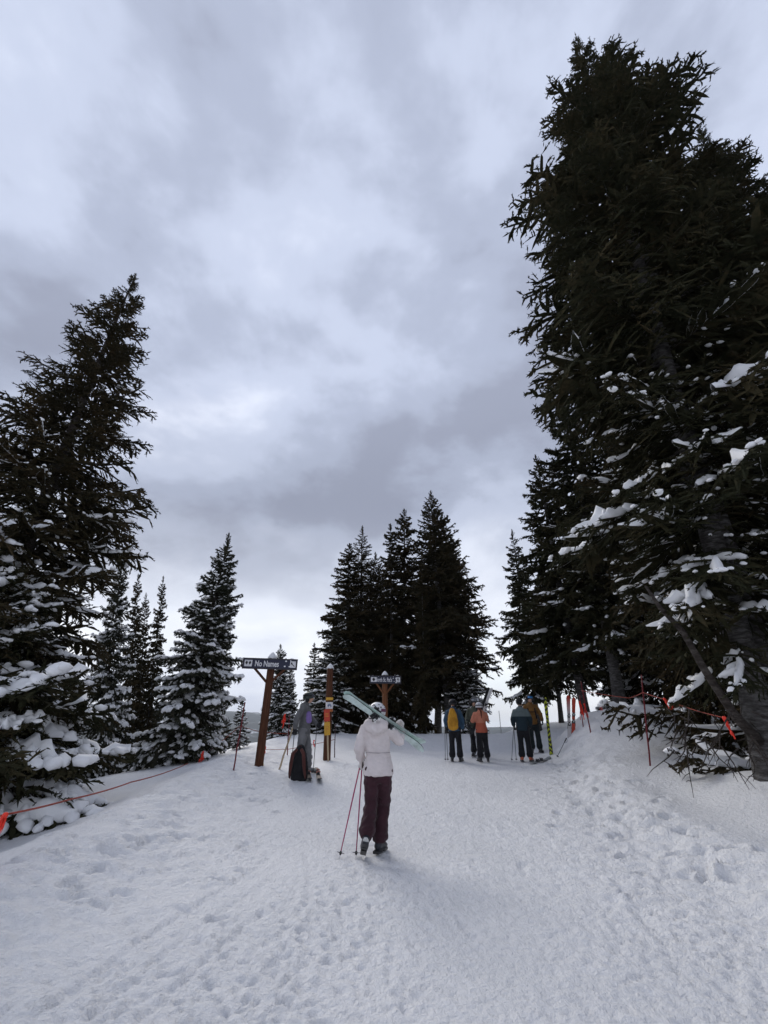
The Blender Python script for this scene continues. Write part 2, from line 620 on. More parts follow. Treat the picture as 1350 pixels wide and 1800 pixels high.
# ------------------------------------------------------------------ conifers
def frame_of(d):
    d = d / np.linalg.norm(d, axis=-1, keepdims=True)
    ref = np.where(np.abs(d[..., 2:3]) > 0.9, np.array([1.0, 0, 0]), np.array([0, 0, 1.0]))
    n1 = np.cross(d, ref)
    n1 /= np.linalg.norm(n1, axis=-1, keepdims=True)
    return d, n1, np.cross(d, n1)


def frond(rng, L, step, tl, tw, k, nside, sub, droop, wid=0.42):
    """one bough, L metres along +x: main limb, flat side twigs, needle tufts. Returns V, T, material index"""
    hull = 0.85 if tl < 0.1 else 1.3
    P, D, SPV, SPT = [], [], [], []
    thin = 0.34 * tl
    curl = rng.uniform(0.7, 1.15)
    bend = rng.normal(0, 0.10)

    def axis(u):
        return np.array([L * u, L * bend * u * u, L * (-droop * u + droop * curl * u ** 2.6)])

    def run(p0, d, ln, sag, flat=0.0):
        n = max(2, int(ln / step))
        s = (np.arange(n) + rng.random(n)) / n
        pts = p0 + np.outer(s * ln, d)
        pts[:, 2] -= sag * ln * s * s
        dd = np.repeat(d[None], n, 0).copy()
        dd[:, 2] -= 2 * sag * s
        if flat:
            q1 = np.cross(d, np.array([0.0, 0.0, 1.0]))
            q1 = q1 / (np.linalg.norm(q1) + 1e-9)
            q2 = np.array([0.0, 0.0, 1.0])
            o = len(SPV)
            for f_, r_ in ((0.0, 0.25), (0.3, 0.9), (0.58, 1.0), (0.82, 0.6)):
                c_ = p0 + d * (ln * f_) - np.array([0, 0, sag * ln * f_ * f_])
                wl, wr = flat * r_ * rng.uniform(0.45, 1.35, 2)
                SPV.extend([c_ - q1 * wl - q2 * 0.25 * wl, c_ + q2 * (0.22 * flat * r_ + 0.006), c_ + q1 * wr - q2 * 0.25 * wr, c_ - q2 * (0.28 * flat * r_ + 0.006)])
            SPV.append(p0 + d * ln * 1.02 - np.array([0, 0, sag * ln]))
            for g_ in range(3):
                for s_ in range(4):
                    x_, y_ = o + g_ * 4 + s_, o + g_ * 4 + (s_ + 1) % 4
                    SPT.extend([(x_, y_, y_ + 4), (x_, y_ + 4, x_ + 4)])
            for s_ in range(4):
                SPT.append((o + 12 + s_, o + 12 + (s_ + 1) % 4, o + 16))
        else:
            q1 = np.cross(d, np.array([0.11, 0.07, 0.99]))
            q1 = q1 / (np.linalg.norm(q1) + 1e-9)
            q2 = np.cross(d, q1)
            o = len(SPV)
            SPV.append(p0)
            c_ = p0 + d * (ln * rng.uniform(0.4, 0.7)) - np.array([0, 0, sag * ln * 0.3])
            a0 = rng.uniform(0, 6)
            for s_ in range(3):
                SPV.append(c_ + (q1 * math.cos(a0 + s_ * 2.0944) + q2 * math.sin(a0 + s_ * 2.0944)) * (thin * rng.uniform(0.6, 1.3)))
            SPV.append(p0 + d * ln - np.array([0, 0, sag * ln]))
            for s_ in range(3):
                SPT.extend([(o, o + 1 + s_, o + 1 + (s_ + 1) % 3), (o + 1 + s_, o + 4, o + 1 + (s_ + 1) % 3)])
        P.append(pts)
        D.append(dd)
        return pts

    us = np.linspace(0.10, 1.0, 16)
    ax = np.array([axis(u) for u in us])
    for a, b in zip(ax[:-1], ax[1:]):
        d = b - a
        run(a, d / np.linalg.norm(d), np.linalg.norm(d) * 1.05, 0.0)
    for u_ in (0.08, 0.3, 0.52, 0.74):
        d = axis(u_ + 0.24) - axis(u_)
        run(axis(u_), d / np.linalg.norm(d), np.linalg.norm(d) * 1.1, 0.0, 0.85 * hull * tl)
    for i in range(nside):
        u = 0.10 + 0.88 * (i + rng.random() * 0.8) / nside
        sd = 1 if i % 2 else -1
        ln = L * (wid * (1 - u) ** 0.75 * min(1, u / 0.22) + 0.07) * rng.uniform(0.55, 1.2)
        ang = math.radians(rng.uniform(38, 66))
        d = np.array([math.cos(ang), sd * math.sin(ang) * rng.uniform(0.55, 1.0), rng.normal(-0.10, 0.26)])
        d /= np.linalg.norm(d)
        p0 = axis(u)
        sag = rng.uniform(0.05, 0.32)
        run(p0, d, ln, sag, min(0.17 * ln, hull * tl) * rng.uniform(0.75, 1.2))
        for q in range(sub):
            f = rng.uniform(0.2, 0.95)
            s2 = 1 if q % 2 else -1
            a2 = math.atan2(d[1], d[0]) + s2 * math.radians(rng.uniform(35, 60))
            d2 = np.array([math.cos(a2), math.sin(a2), rng.normal(-0.05, 0.2)])
            d2 /= np.linalg.norm(d2)
            b0 = p0 + d * ln * f
            b0 = b0 - np.array([0, 0, sag * ln * f * f])
            run(b0, d2, ln * rng.uniform(0.25, 0.5) + 0.03 * L, rng.uniform(0.05, 0.4))
    P, D = np.vstack(P), np.vstack(D)
    P = np.repeat(P, k, 0)
    D = np.repeat(D, k, 0)
    D, n1, n2 = frame_of(D)
    n = len(P)
    ph = rng.uniform(0, 2 * math.pi, n)[:, None]
    perp = np.cos(ph) * n1 + np.sin(ph) * n2
    side = np.cross(D, perp)
    ln = tl * rng.uniform(0.6, 1.25, n)[:, None]
    tip = P + ln * (0.62 * D + 0.74 * perp)
    w = 0.65 * tw * rng.uniform(0.7, 1.3, n)[:, None]
    V = np.stack([P + side * w, tip, P - side * w], 1).reshape(-1, 3)
    T = np.arange(n)[:, None] * 3 + np.array([[0, 1, 2]])
    T = np.vstack([T, np.array(SPT) + len(V)])
    V = np.vstack([V, np.array(SPV)])
    mi = np.zeros(len(T), int)
    # limb
    us = np.linspace(0, 0.96, 9)
    ax = np.array([axis(u) for u in us])
    rr = L * 0.011 * (1 - 0.85 * us) + 0.003
    W = []
    for p, r in zip(ax, rr):
        for q in range(3):
            a = q * 2 * math.pi / 3
            W.append(p + np.array([0, math.cos(a) * r, math.sin(a) * r]))
    o = len(V)
    WT = []
    for s in range(len(us) - 1):
        for q in range(3):
            a, b = o + s * 3 + q, o + s * 3 + (q + 1) % 3
            WT += [(a, b, b + 3), (a, b + 3, a + 3)]
    V = np.vstack([V, np.array(W)])
    T = np.vstack([T, np.array(WT)])
    mi = np.concatenate([mi, np.ones(len(WT), int)])
    return V, T, mi, axis


def pad(rng, axis, u0, u1, W, th, nu=13, nv=7, yoff=0.0, turn=0.0):
    """lumpy cushion of snow lying along the bough"""
    ts = np.linspace(0, 1, nu)
    s1, s2, s3 = rng.uniform(0, 50, 3)
    top, bot = [], []
    org = axis(u0)
    for t in ts:
        c = axis(u0 + (u1 - u0) * t)
        prof = max(0.0, math.sin(math.pi * (0.04 + 0.92 * t))) ** 0.55
        w = W * prof * (0.88 + 0.65 * float(perlin(t * 3.2 + s1, s2, 3)))
        w = max(w, 0.012 * W)
        hgt = th * prof * max(0.25, 0.8 + 1.1 * float(perlin(t * 3.5 + s2, s1, 4)) + 0.9 * float(perlin(t * 5.5 + s1, s2, 14)))
        shift = 0.28 * W * float(perlin(t * 2.2 + s3, s1, 6))
        for v in np.sin(np.linspace(-math.pi / 2, math.pi / 2, nv)):
            e = max(0.0, 1 - v * v)
            z = hgt * (e ** 0.5) - 0.5 * w * v * v
            z += 0.6 * th * float(perlin(t * 4.5 + s1, v * 1.8 + s3, 5)) * e
            q = np.array([c[0], c[1] + shift + w * v, c[2] + z])
            b_ = np.array([c[0], c[1] + shift + w * v * 0.96, c[2] - 0.5 * w * v * v - 0.22 * th * e])
            top.append(q)
            bot.append(b_)
    V = np.array(top + bot)
    if turn:
        R = np.array([[math.cos(turn), -math.sin(turn), 0], [math.sin(turn), math.cos(turn), 0], [0, 0, 1]])
        V = (V - org) @ R.T + org
    V[:, 1] += yoff
    T = []
    o = nu * nv
    for i in range(nu - 1):
        for j in range(nv - 1):
            a = i * nv + j
            T += [(a, a + nv, a + nv + 1), (a, a + nv + 1, a + 1)]
            T += [(o + a, o + a + nv + 1, o + a + nv), (o + a, o + a + 1, o + a + nv + 1)]
    for i in range(nu - 1):
        for j in (0, nv - 1):
            a = i * nv + j
            q = [(a, o + a, o + a + nv), (a, o + a + nv, a + nv)]
            T += q if j == 0 else [t[::-1] for t in q]
    T = np.array(T)
    mi = np.zeros(len(T), int)
    mi[(T >= o).all(1)] = 1                                       # needles cling to the underside and stick out past the rim
    n = 34
    src = V[o + rng.integers(0, o, n)]
    ctr = V[:o].mean(0)
    out = src - ctr
    out[:, 0] = np.abs(out[:, 0]) * 0.4 + 0.05
    out /= np.linalg.norm(out, axis=1, keepdims=True) + 1e-9
    out = out + rng.normal(0, 0.45, (n, 3)) + np.array([0.4, 0, -0.35])
    out /= np.linalg.norm(out, axis=1, keepdims=True)
    ln = rng.uniform(0.07, 0.15, n)[:, None]
    sd = np.cross(out, rng.normal(0, 1, (n, 3)))
    sd /= np.linalg.norm(sd, axis=1, keepdims=True) + 1e-9
    src = src - np.array([0, 0, 0.012])
    NV = np.stack([src - sd * 0.014, src + sd * 0.014, src + out * ln], 1).reshape(-1, 3)
    T = np.vstack([T, np.arange(n)[:, None] * 3 + np.array([[0, 1, 2]]) + len(V)])
    V = np.vstack([V, NV])
    mi = np.concatenate([mi, np.ones(n, int)])
    return V, T, mi


OCT_V = np.array([(1, 0, 0), (-1, 0, 0), (0, 1, 0), (0, -1, 0), (0, 0, 1), (0, 0, -1)], float)
OCT_T = [(0, 2, 4), (2, 1, 4), (1, 3, 4), (3, 0, 4), (2, 0, 5), (1, 2, 5), (3, 1, 5), (0, 3, 5)]


def blob_base():
    V = [tuple(v) for v in OCT_V]
    T = []
    mid = {}

    def m(a, b):
        k = (min(a, b), max(a, b))
        if k not in mid:
            p = (np.array(V[a]) + np.array(V[b]))
            p /= np.linalg.norm(p)
            V.append(tuple(p))
            mid[k] = len(V) - 1
        return mid[k]
    for a, b, c in OCT_T:
        ab, bc, ca = m(a, b), m(b, c), m(c, a)
        T += [(a, ab, ca), (ab, b, bc), (ca, bc, c), (ab, bc, ca)]
    return np.array(V), np.array(T)


BLOB_V, BLOB_T = blob_base()


def cat_parts(parts):
    Vs, Ts, Ms, o = [], [], [], 0
    for V, T, *m in parts:
        Vs.append(V)
        Ms.append(m[0] if m else np.zeros(len(T), int))
        Ts.append(np.asarray(T) + o)
        o += len(V)
    if not Vs:
        return np.zeros((0, 3)), np.zeros((0, 3), int), np.zeros(0, int)
    return np.vstack(Vs), np.vstack(Ts), np.concatenate(Ms)


def snow_template(rng, axis, L, pads, flecks, thick, fsize, wide=0.42, pw=1.0):
    parts = []
    if pads > 0:
        u0 = rng.uniform(0.3, 0.55)
        parts.append(pad(rng, axis, u0, rng.uniform(0.86, 1.0), L * pw * rng.uniform(0.05, 0.085), thick * rng.uniform(0.7, 1.2), nv=10 if pw > 1 else 7, nu=16 if pw > 1 else 13))
        for _ in range(pads - 1):
            u = rng.uniform(0.25, 0.7)
            parts.append(pad(rng, axis, u, u + rng.uniform(0.18, 0.34), L * pw * rng.uniform(0.035, 0.055), thick * rng.uniform(0.5, 0.9),
                             nu=11 if pw > 1 else 7, nv=8 if pw > 1 else 6, turn=rng.choice([-1, 1]) * rng.uniform(0.5, 0.95)))
    for _ in range(flecks):
        u = 1.02 - 0.8 * rng.random() ** 1.3
        p = axis(u)
        y = rng.uniform(-1, 1) * L * (wide * max(0.0, 1 - u) ** 0.75 + 0.05) * 0.8
        s = fsize * rng.uniform(0.5, 1.35)
        B = BLOB_V * (1 + 0.3 * (rng.random((len(BLOB_V), 1)) - 0.5)) * np.array([1.35 * s, 0.85 * s, 0.6 * s])
        an = math.copysign(0.8, y) + rng.normal(0, 0.3)
        R = np.array([[math.cos(an), -math.sin(an), 0], [math.sin(an), math.cos(an), 0], [0, 0, 1]])
        B = B @ R.T
        B[:, 2] += B[:, 0] * rng.uniform(-0.3, 0.1)
        parts.append((B + p + np.array([0.02, y, 0.25 * s - 0.12 * abs(y)]), BLOB_T))
    return cat_parts(parts)


def trunk_mesh(name, rng, H, r0, mat, sides=12, rings=26, wob=0.03):
    zs = np.linspace(0, 1, rings) ** 1.15
    V = []
    for i, t in enumerate(zs):
        r = r0 * (1 - t) ** 0.85 + 0.012 + 0.35 * r0 * math.exp(-t * H / 0.22)
        cx, cyy = wob * math.sin(t * 5 + 1), wob * math.sin(t * 4)
        for q in range(sides):
            a = 2 * math.pi * q / sides
            rr = r * (1 + 0.10 * float(perlin(q * 0.9 + 7.3, t * H * 1.2, 15)))
            V.append((cx + rr * math.cos(a), cyy + rr * math.sin(a), t * H - 0.25 * (i == 0)))
    T = []
    for i in range(rings - 1):
        for q in range(sides):
            a, b = i * sides + q, i * sides + (q + 1) % sides
            T.append((a, b, b + sides, a + sides))
    return np_mesh(name, np.array(V), np.array(T), [mat], smooth=True)


TREE_H = {}
PROTO = {}


def make_tree(key, name, seed, H, R, z0, nb, prof, mat, bark, r0, lod, snow, pitch=(-22, 28), lopside=(0, 1.0), irregular=0.28, bare=0):
    """proto tree of height H at the origin; returns the three meshes"""
    rng = np.random.default_rng(seed)
    step, tl, tw, k, nside, sub = lod
    longs = [frond(rng, R, step, tl, tw, k, nside, sub, rng.uniform(0.10, 0.34)) for _ in range(5)]
    Ls = R * 0.45
    shorts = [frond(rng, Ls, step, tl * 0.9, tw * 0.9, k, max(7, int(nside * 0.66)), max(1, sub - 1), rng.uniform(0.05, 0.22), 0.46) for _ in range(4)]
    sn_long = [[snow_template(rng, f[3], R, snow['pads'] if i != 2 else max(0, snow['pads'] - 1), snow['flecks'], snow['thick'], snow['fsize'], pw=snow.get('wide', 1.0)) for i in range(2)] for f in longs]
    sn_short = [[snow_template(rng, f[3], Ls, min(snow['pads'], 1), max(2, snow['flecks'] // 2) if snow['flecks'] else 0, snow['thick'] * 0.6, snow['fsize'] * 0.8)] for f in shorts]
    Vs, Ts, Ms, SV, ST, SM, off, soff = [], [], [], [], [], [], 0, 0
    ga = rng.uniform(0, 6)
    pu = np.array([p[0] for p in prof])
    pr = np.array([p[1] for p in prof])
    for i in range(nb):
        t = ((i + rng.random()) / nb) ** 0.86
        ga += 2.39996 + rng.normal(0, 0.35)
        rad = R * np.interp(t, pu, pr)
        rad *= (1 + lopside[1] * 0.0 + 0.30 * (lopside[1] - 1) * math.cos(ga - lopside[0])) if lopside[1] != 1.0 else 1
        ln = max(0.16, rad * (1 + rng.normal(0, irregular)) if rng.random() > 0.07 else rad * 1.38)
        ln = min(ln, rad * 1.35 + 0.1)
        z = z0 + (H - z0) * t
        pit = math.radians(pitch[0] + (pitch[1] - pitch[0]) * t ** 1.3 + rng.normal(0, 7) + (28 if t > 0.965 else 0))
        roll = rng.normal(0, 0.22)
        use_long = ln > 0.62 * R
        idx = rng.integers(0, 5 if use_long else 4)
        V, T, mi, _ = (longs if use_long else shorts)[idx]
        s = ln / (R if use_long else Ls)
        Rx = np.array([[1, 0, 0], [0, math.cos(roll), -math.sin(roll)], [0, math.sin(roll), math.cos(roll)]])
        Ry = np.array([[math.cos(pit), 0, -math.sin(pit)], [0, 1, 0], [math.sin(pit), 0, math.cos(pit)]])
        Rz = np.array([[math.cos(ga), -math.sin(ga), 0], [math.sin(ga), math.cos(ga), 0], [0, 0, 1]])
        M = Rz @ Ry @ Rx
        flip = np.array([1, 1 if rng.random() < 0.5 else -1, 1])
        loc = np.array([0.03 * math.cos(ga), 0.03 * math.sin(ga), z])
        sw = np.array([s, s * rng.uniform(0.8, 1.15), s]) * flip
        Vs.append((V * sw) @ M.T + loc)
        Ts.append(T + off)
        Ms.append(mi)
        off += len(V)
        p_sn = np.interp(t, [p[0] for p in snow['p']], [p[1] for p in snow['p']])
        if rng.random() < p_sn * (1 - 0.8 * float(sstep(math.radians(8), math.radians(26), pit))):
            arr = (sn_long if use_long else sn_short)[idx]
            Vq, Tq, Mq = arr[rng.integers(0, len(arr))]
            if len(Vq):
                W = (Vq * sw) @ M.T + loc + np.array([0, 0, 0.35 * tw])
                SV.append(W)
                SM.append(Mq)
                ST.append(Tq[:, ::(1 if flip[1] > 0 else -1)] + soff)
                soff += len(Vq)
    # leader at the very top
    V, T, mi, _ = shorts[0]
    s = 0.85
    Ry = np.array([[0, 0, -1], [0, 1, 0], [1, 0, 0]])
    for q in range(2):
        Rz = np.array([[math.cos(q * 1.6), -math.sin(q * 1.6), 0], [math.sin(q * 1.6), math.cos(q * 1.6), 0], [0, 0, 1]])
        Vs.append((V * np.array([s, s * 0.45, s * 0.35])) @ (Rz @ Ry).T + np.array([0, 0, H - 0.75 * Ls * s]))
        Ts.append(T + off)
        Ms.append(mi)
        off += len(V)
    crown = np_mesh(name + '_crown', np.vstack(Vs), np.vstack(Ts), [mat, bark], np.concatenate(Ms))
    trunk = trunk_mesh(name + '_trunk', rng, H * 0.985, r0, bark)
    sn = np_mesh(name + '_snow', np.vstack(SV), np.vstack(ST), [TREE_SNOW, mat], np.concatenate(SM), smooth=True) if SV else None
    PROTO[key] = (name, crown, trunk, sn)
    TREE_H[key] = H


CONE = [(0, 0.72), (0.08, 0.95), (0.2, 1.0), (0.45, 0.76), (0.7, 0.48), (0.88, 0.24), (0.97, 0.10), (1, 0.06)]
COLUMN = [(0, 0.85), (0.1, 1.0), (0.35, 0.92), (0.6, 0.74), (0.8, 0.5), (0.92, 0.28), (1, 0.10)]
BIG = [(0, 0.5), (0.12, 0.80), (0.32, 1.0), (0.5, 0.86), (0.66, 0.74), (0.8, 0.44), (0.9, 0.19), (0.97, 0.08), (1, 0.04)]
LEAN = [(0, 0.8), (0.12, 0.95), (0.25, 1.0), (0.45, 0.84), (0.62, 0.60), (0.8, 0.38), (0.92, 0.2), (1, 0.05)]
NEAR = (0.105, 0.068, 0.023, 3, 22, 3)
MID = (0.21, 0.13, 0.040, 3, 12, 2)
FARL = (0.07, 0.07, 0.02, 3, 10, 1)

make_tree('big', 'fir_tree', 3, 20, 2.42, 1.7, 310, BIG, FOLIAGE, BARK, 0.18, NEAR,
          dict(pads=4, flecks=11, thick=0.17, fsize=0.055, wide=0.68, p=[(0, 0.6), (0.12, 0.8), (0.25, 0.85), (0.31, 0.2), (0.36, 0.0), (1, 0.0)]), pitch=(-24, 14), irregular=0.2)
make_tree('left', 'fir_tree', 8, 16, 2.3, 0.4, 280, LEAN, FOLIAGE_B, BARK_D, 0.22, NEAR,
          dict(pads=3, flecks=11, thick=0.13, fsize=0.055, wide=0.75, p=[(0, 0.85), (0.3, 0.7), (0.45, 0.4), (0.55, 0.08), (1, 0.0)]), pitch=(-20, 30))
make_tree('laden', 'fir_tree', 11, 7.2, 2.1, 0.45, 130, CONE, FOLIAGE, BARK_D, 0.14, NEAR,
          dict(pads=5, flecks=20, thick=0.22, fsize=0.11, wide=1.05, p=[(0, 0.9), (0.6, 1.0), (1, 0.9)]), pitch=(-30, 22))
make_tree('wide', 'spruce_tree', 21, 14.5, 2.6, 3.0, 270, CONE, FOLIAGE_B, BARK, 0.22, MID,
          dict(pads=1, flecks=5, thick=0.06, fsize=0.075, p=[(0, 0.35), (0.15, 0.12), (0.3, 0.02), (1, 0.0)]), pitch=(-16, 34))
make_tree('narrow', 'spruce_tree', 27, 13.5, 1.45, 0.5, 260, COLUMN, FOLIAGE_B, BARK, 0.15, MID,
          dict(pads=1, flecks=4, thick=0.05, fsize=0.06, p=[(0, 0.5), (0.3, 0.22), (0.7, 0.08), (1, 0.02)]), pitch=(-28, 20), irregular=0.33)
make_tree('frosted', 'fir_tree', 33, 9.5, 1.75, 0.15, 250, CONE, FOLIAGE_G, BARK_D, 0.17, MID,
          dict(pads=2, flecks=22, thick=0.10, fsize=0.085, p=[(0, 0.95), (0.5, 0.92), (0.75, 0.7), (1, 0.25)]), pitch=(-26, 30))
make_tree('open', 'fir_tree', 39, 12, 1.8, 2.0, 200, CONE, FOLIAGE, BARK, 0.17, MID,
          dict(pads=2, flecks=5, thick=0.07, fsize=0.06, p=[(0, 0.55), (0.4, 0.3), (0.8, 0.1), (1, 0.04)]), pitch=(-24, 26), irregular=0.34)
make_tree('sapling', 'fir_sapling', 45, 2.8, 0.6, 0.02, 70, CONE, FOLIAGE_G, BARK_D, 0.035, FARL,
          dict(pads=1, flecks=6, thick=0.05, fsize=0.055, p=[(0, 0.95), (1, 0.6)]), pitch=(-20, 30))


def place_tree(key, base_px, Y, tip_px, label, group, Yt=None, rot=0.0, fat=1.0, snow=True, sink=0.0):
    """base_px, tip_px: where the foot and the tip of the trunk stand in the photograph, Y metres ahead"""
    b = at(base_px[0], base_px[1], Y)
    b.z = ground(b.x, b.y) - 0.05 - sink
    tp = at(tip_px[0], tip_px[1], Yt if Yt else Y)
    ax = tp - b
    H = ax.length
    name, crown, trunk, sn = PROTO[key]
    root = empty(name, b)
    q = Vector((0, 0, 1)).rotation_difference(ax.normalized())
    root.rotation_mode = 'QUATERNION'
    root.rotation_quaternion = q @ Euler((0, 0, rot)).to_quaternion()
    s = H / TREE_H[key]
    root.scale = (s * fat, s * fat, s)
    tag(root, label, 'tree', group)
    link(bpy.data.objects.new('trunk', trunk), root)
    link(bpy.data.objects.new('crown', crown), root)
    if sn is not None and snow:
        tag(link(bpy.data.objects.new('snow_load', sn), root), kind='stuff')
    return root


GR, GC, GL = 'conifers on the right bank', 'conifers in the clump at the crest', 'conifers on the left slope'
# right
R1 = place_tree('big', (1350, 1330), 8.0, (1015, 72), 'tallest fir, its tip highest in the picture, forked grey trunk at the right edge', GR, Yt=6.4, rot=3.8)
place_tree('big', (1440, 1330), 9.0, (1232, 225), 'broad dark fir shouldering the tallest fir on its right', GR, Yt=7.6, rot=2.6, fat=0.95)
place_tree('left', (1560, 1340), 8.5, (1375, 285), 'dark fir cut by the right edge, lower than its two neighbours', GR, Yt=7.4, rot=1.2, fat=1.15)
place_tree('left', (1315, 1290), 12.0, (1110, 330), 'dark fir filling in behind the tallest fir', GR, rot=4.0, fat=0.8)
place_tree('left', (1180, 1255), 18.5, (1062, 600), 'fir behind the red pole, hidden above by the tallest fir', GR, rot=0.7, fat=0.72)
place_tree('open', (1032, 1268), 18.0, (942, 805), 'fir with a bare grey trunk behind the upright red skis', GR, rot=1.0, fat=1.0)
place_tree('open', (1095, 1262), 16.0, (988, 690), 'fir filling the notch between the bare trunked fir and the tallest fir', GR, rot=4.4, fat=0.95)
place_tree('open', (945, 1262), 22.0, (900, 935), 'slim open fir right of the bright gap, behind the man with blue goggles', GR, rot=3.2, fat=0.85)
place_tree('frosted', (1105, 1250), 20.0, (1058, 1000), 'snow dusted fir low behind the snow mound', GR, rot=2.0)
place_tree('frosted', (1225, 1245), 19.0, (1150, 980), 'snow dusted fir low behind the red pole on the mound', GR, rot=5.0)
place_tree('wide', (985, 1262), 24.0, (955, 985), 'dense shaded spruce behind the yellow and black ski', GR, rot=5.5, fat=0.9)
# crest clump
place_tree('wide', (790, 1294), 26.0, (757, 868), 'tallest broad spruce of the clump at the crest', GC, rot=0.2, fat=0.92)
place_tree('wide', (812, 1294), 27.5, (793, 945), 'spruce on the right flank of the crest clump', GC, rot=2.2, fat=0.9)
place_tree('narrow', (712, 1298), 27.0, (711, 898), 'slender spruce left of the tallest spruce at the crest', GC, rot=1.0, fat=1.0)
place_tree('narrow', (690, 1298), 26.0, (686, 924), 'slim spruce, second from the left among the three narrow tips', GC, rot=3.0, fat=0.85)
place_tree('left', (628, 1300), 26.0, (637, 928), 'broad spruce at the left end of the crest clump', GC, rot=4.1, fat=1.0, snow=False)
place_tree('narrow', (606, 1300), 25.5, (614, 958), 'spruce leaning on the left side of the crest clump', GC, rot=5.2, fat=1.25)
place_tree('frosted', (585, 1300), 25.0, (596, 1090), 'snowy low spruce behind the tall bare post', GC, rot=0.5, fat=1.25)
place_tree('frosted', (822, 1287), 26.0, (812, 1120), 'short snow dusted spruce beside the skier with the yellow backpack', GC, rot=2.9, fat=1.1)
place_tree('narrow', (548, 1298), 31.0, (553, 1132), 'small thin spruce standing left of the crest clump', GC, rot=2.0, fat=1.0)
place_tree('narrow', (748, 1296), 24.5, (741, 985), 'thin spruce with a pale straight trunk in the crest clump', GC, rot=0.0, fat=0.55, snow=False)
place_tree('open', (770, 1296), 29.0, (776, 905), 'sparse fir behind the tallest spruce at the crest', GC, rot=2.4, fat=1.0)
place_tree('wide', (665, 1298), 29.0, (660, 975), 'dark spruce filling the middle of the crest clump', GC, rot=3.4, fat=0.9)
# left
place_tree('left', (-141, 1425), 10.0, (236, 488), 'tall dark fir leaning in from the left edge', GL, rot=0.9, fat=0.95)
place_tree('laden', (-70, 1425), 8.8, (-40, 850), 'fir with thick pillows of snow at the left edge', GL, rot=1.0, fat=1.0)
place_tree('frosted', (-10, 1400), 10.5, (60, 1010), 'snow plastered fir low at the left, under the tall dark fir', GL, rot=2.0, fat=1.1)
place_tree('frosted', (165, 1372), 15.0, (217, 978), 'narrow frosted fir right of the tall left fir', GL, rot=4.0, fat=0.54)
place_tree('narrow', (222, 1350), 19.0, (243, 1012), 'thin fir, leftmost of the three slim tips on the slope', GL, rot=0.4, fat=0.52)
place_tree('narrow', (242, 1350), 20.5, (257, 1045), 'thin fir, middle and lowest of the three slim tips', GL, rot=1.7, fat=0.52)
place_tree('narrow', (255, 1348), 19.5, (287, 1016), 'thin fir, rightmost of the three slim tips on the slope', GL, rot=3.4, fat=0.5)
place_tree('frosted', (312, 1336), 16.5, (402, 943), 'snowy fir with a leaning tip and stout twisted trunk', GL, rot=2.6, fat=0.9)
place_tree('frosted', (345, 1332), 17.5, (403, 1010), 'second stem beside the leaning snowy fir', GL, rot=5.0, fat=0.62)
place_tree('frosted', (492, 1300), 24.0, (493, 1135), 'snowy fir standing behind the nearer trail sign', GL, rot=1.5, fat=1.0)
place_tree('open', (508, 1300), 25.0, (512, 1160), 'thin fir behind the right end of the nearer trail sign', GL, rot=0.3, fat=0.7)
place_tree('frosted', (100, 1388), 12.0, (135, 1195), 'low snow dusted fir beneath the snow pillows', GL, rot=3.0, fat=1.3)
place_tree('sapling', (419, 1322), 19.0, (426, 1234), 'snowy sapling right behind the leaning red pole', GL, rot=0.0)
place_tree('narrow', (402, 1325), 26.0, (400, 1262), 'small dark fir in front of the far hills', GL, rot=0.8, fat=1.5, snow=False)


def tube_mesh(name, pts, radii, mat, sides=8, smooth=True):
    """solid tube through the points"""
    P = [Vector(p) for p in pts]
    V, T = [], []
    ref = Vector((0.31, 0.17, 0.93))
    for i, p in enumerate(P):
        t = (P[min(i + 1, len(P) - 1)] - P[max(i - 1, 0)]).normalized()
        a = t.cross(ref)
        if a.length < 1e-3:
            a = t.cross(Vector((1, 0, 0)))
        a.normalize()
        b = t.cross(a)
        r = radii[i] if isinstance(radii, (list, tuple)) else radii
        for q in range(sides):
            an = 2 * math.pi * q / sides
            V.append(p + a * (math.cos(an) * r) + b * (math.sin(an) * r))
    n = len(P)
    F = []
    for i in range(n - 1):
        for q in range(sides):
            x, y = i * sides + q, i * sides + (q + 1) % sides
            F.append((x, y, y + sides, x + sides))
    F.append(tuple(reversed(range(sides))))
    F.append(tuple(range((n - 1) * sides, n * sides)))
    me = bpy.data.meshes.new(name)
    me.from_pydata([tuple(v) for v in V], [], F)
    me.materials.append(mat)
    for p in me.polygons:
        p.use_smooth = smooth and len(p.vertices) == 4
    me.update()
    return me


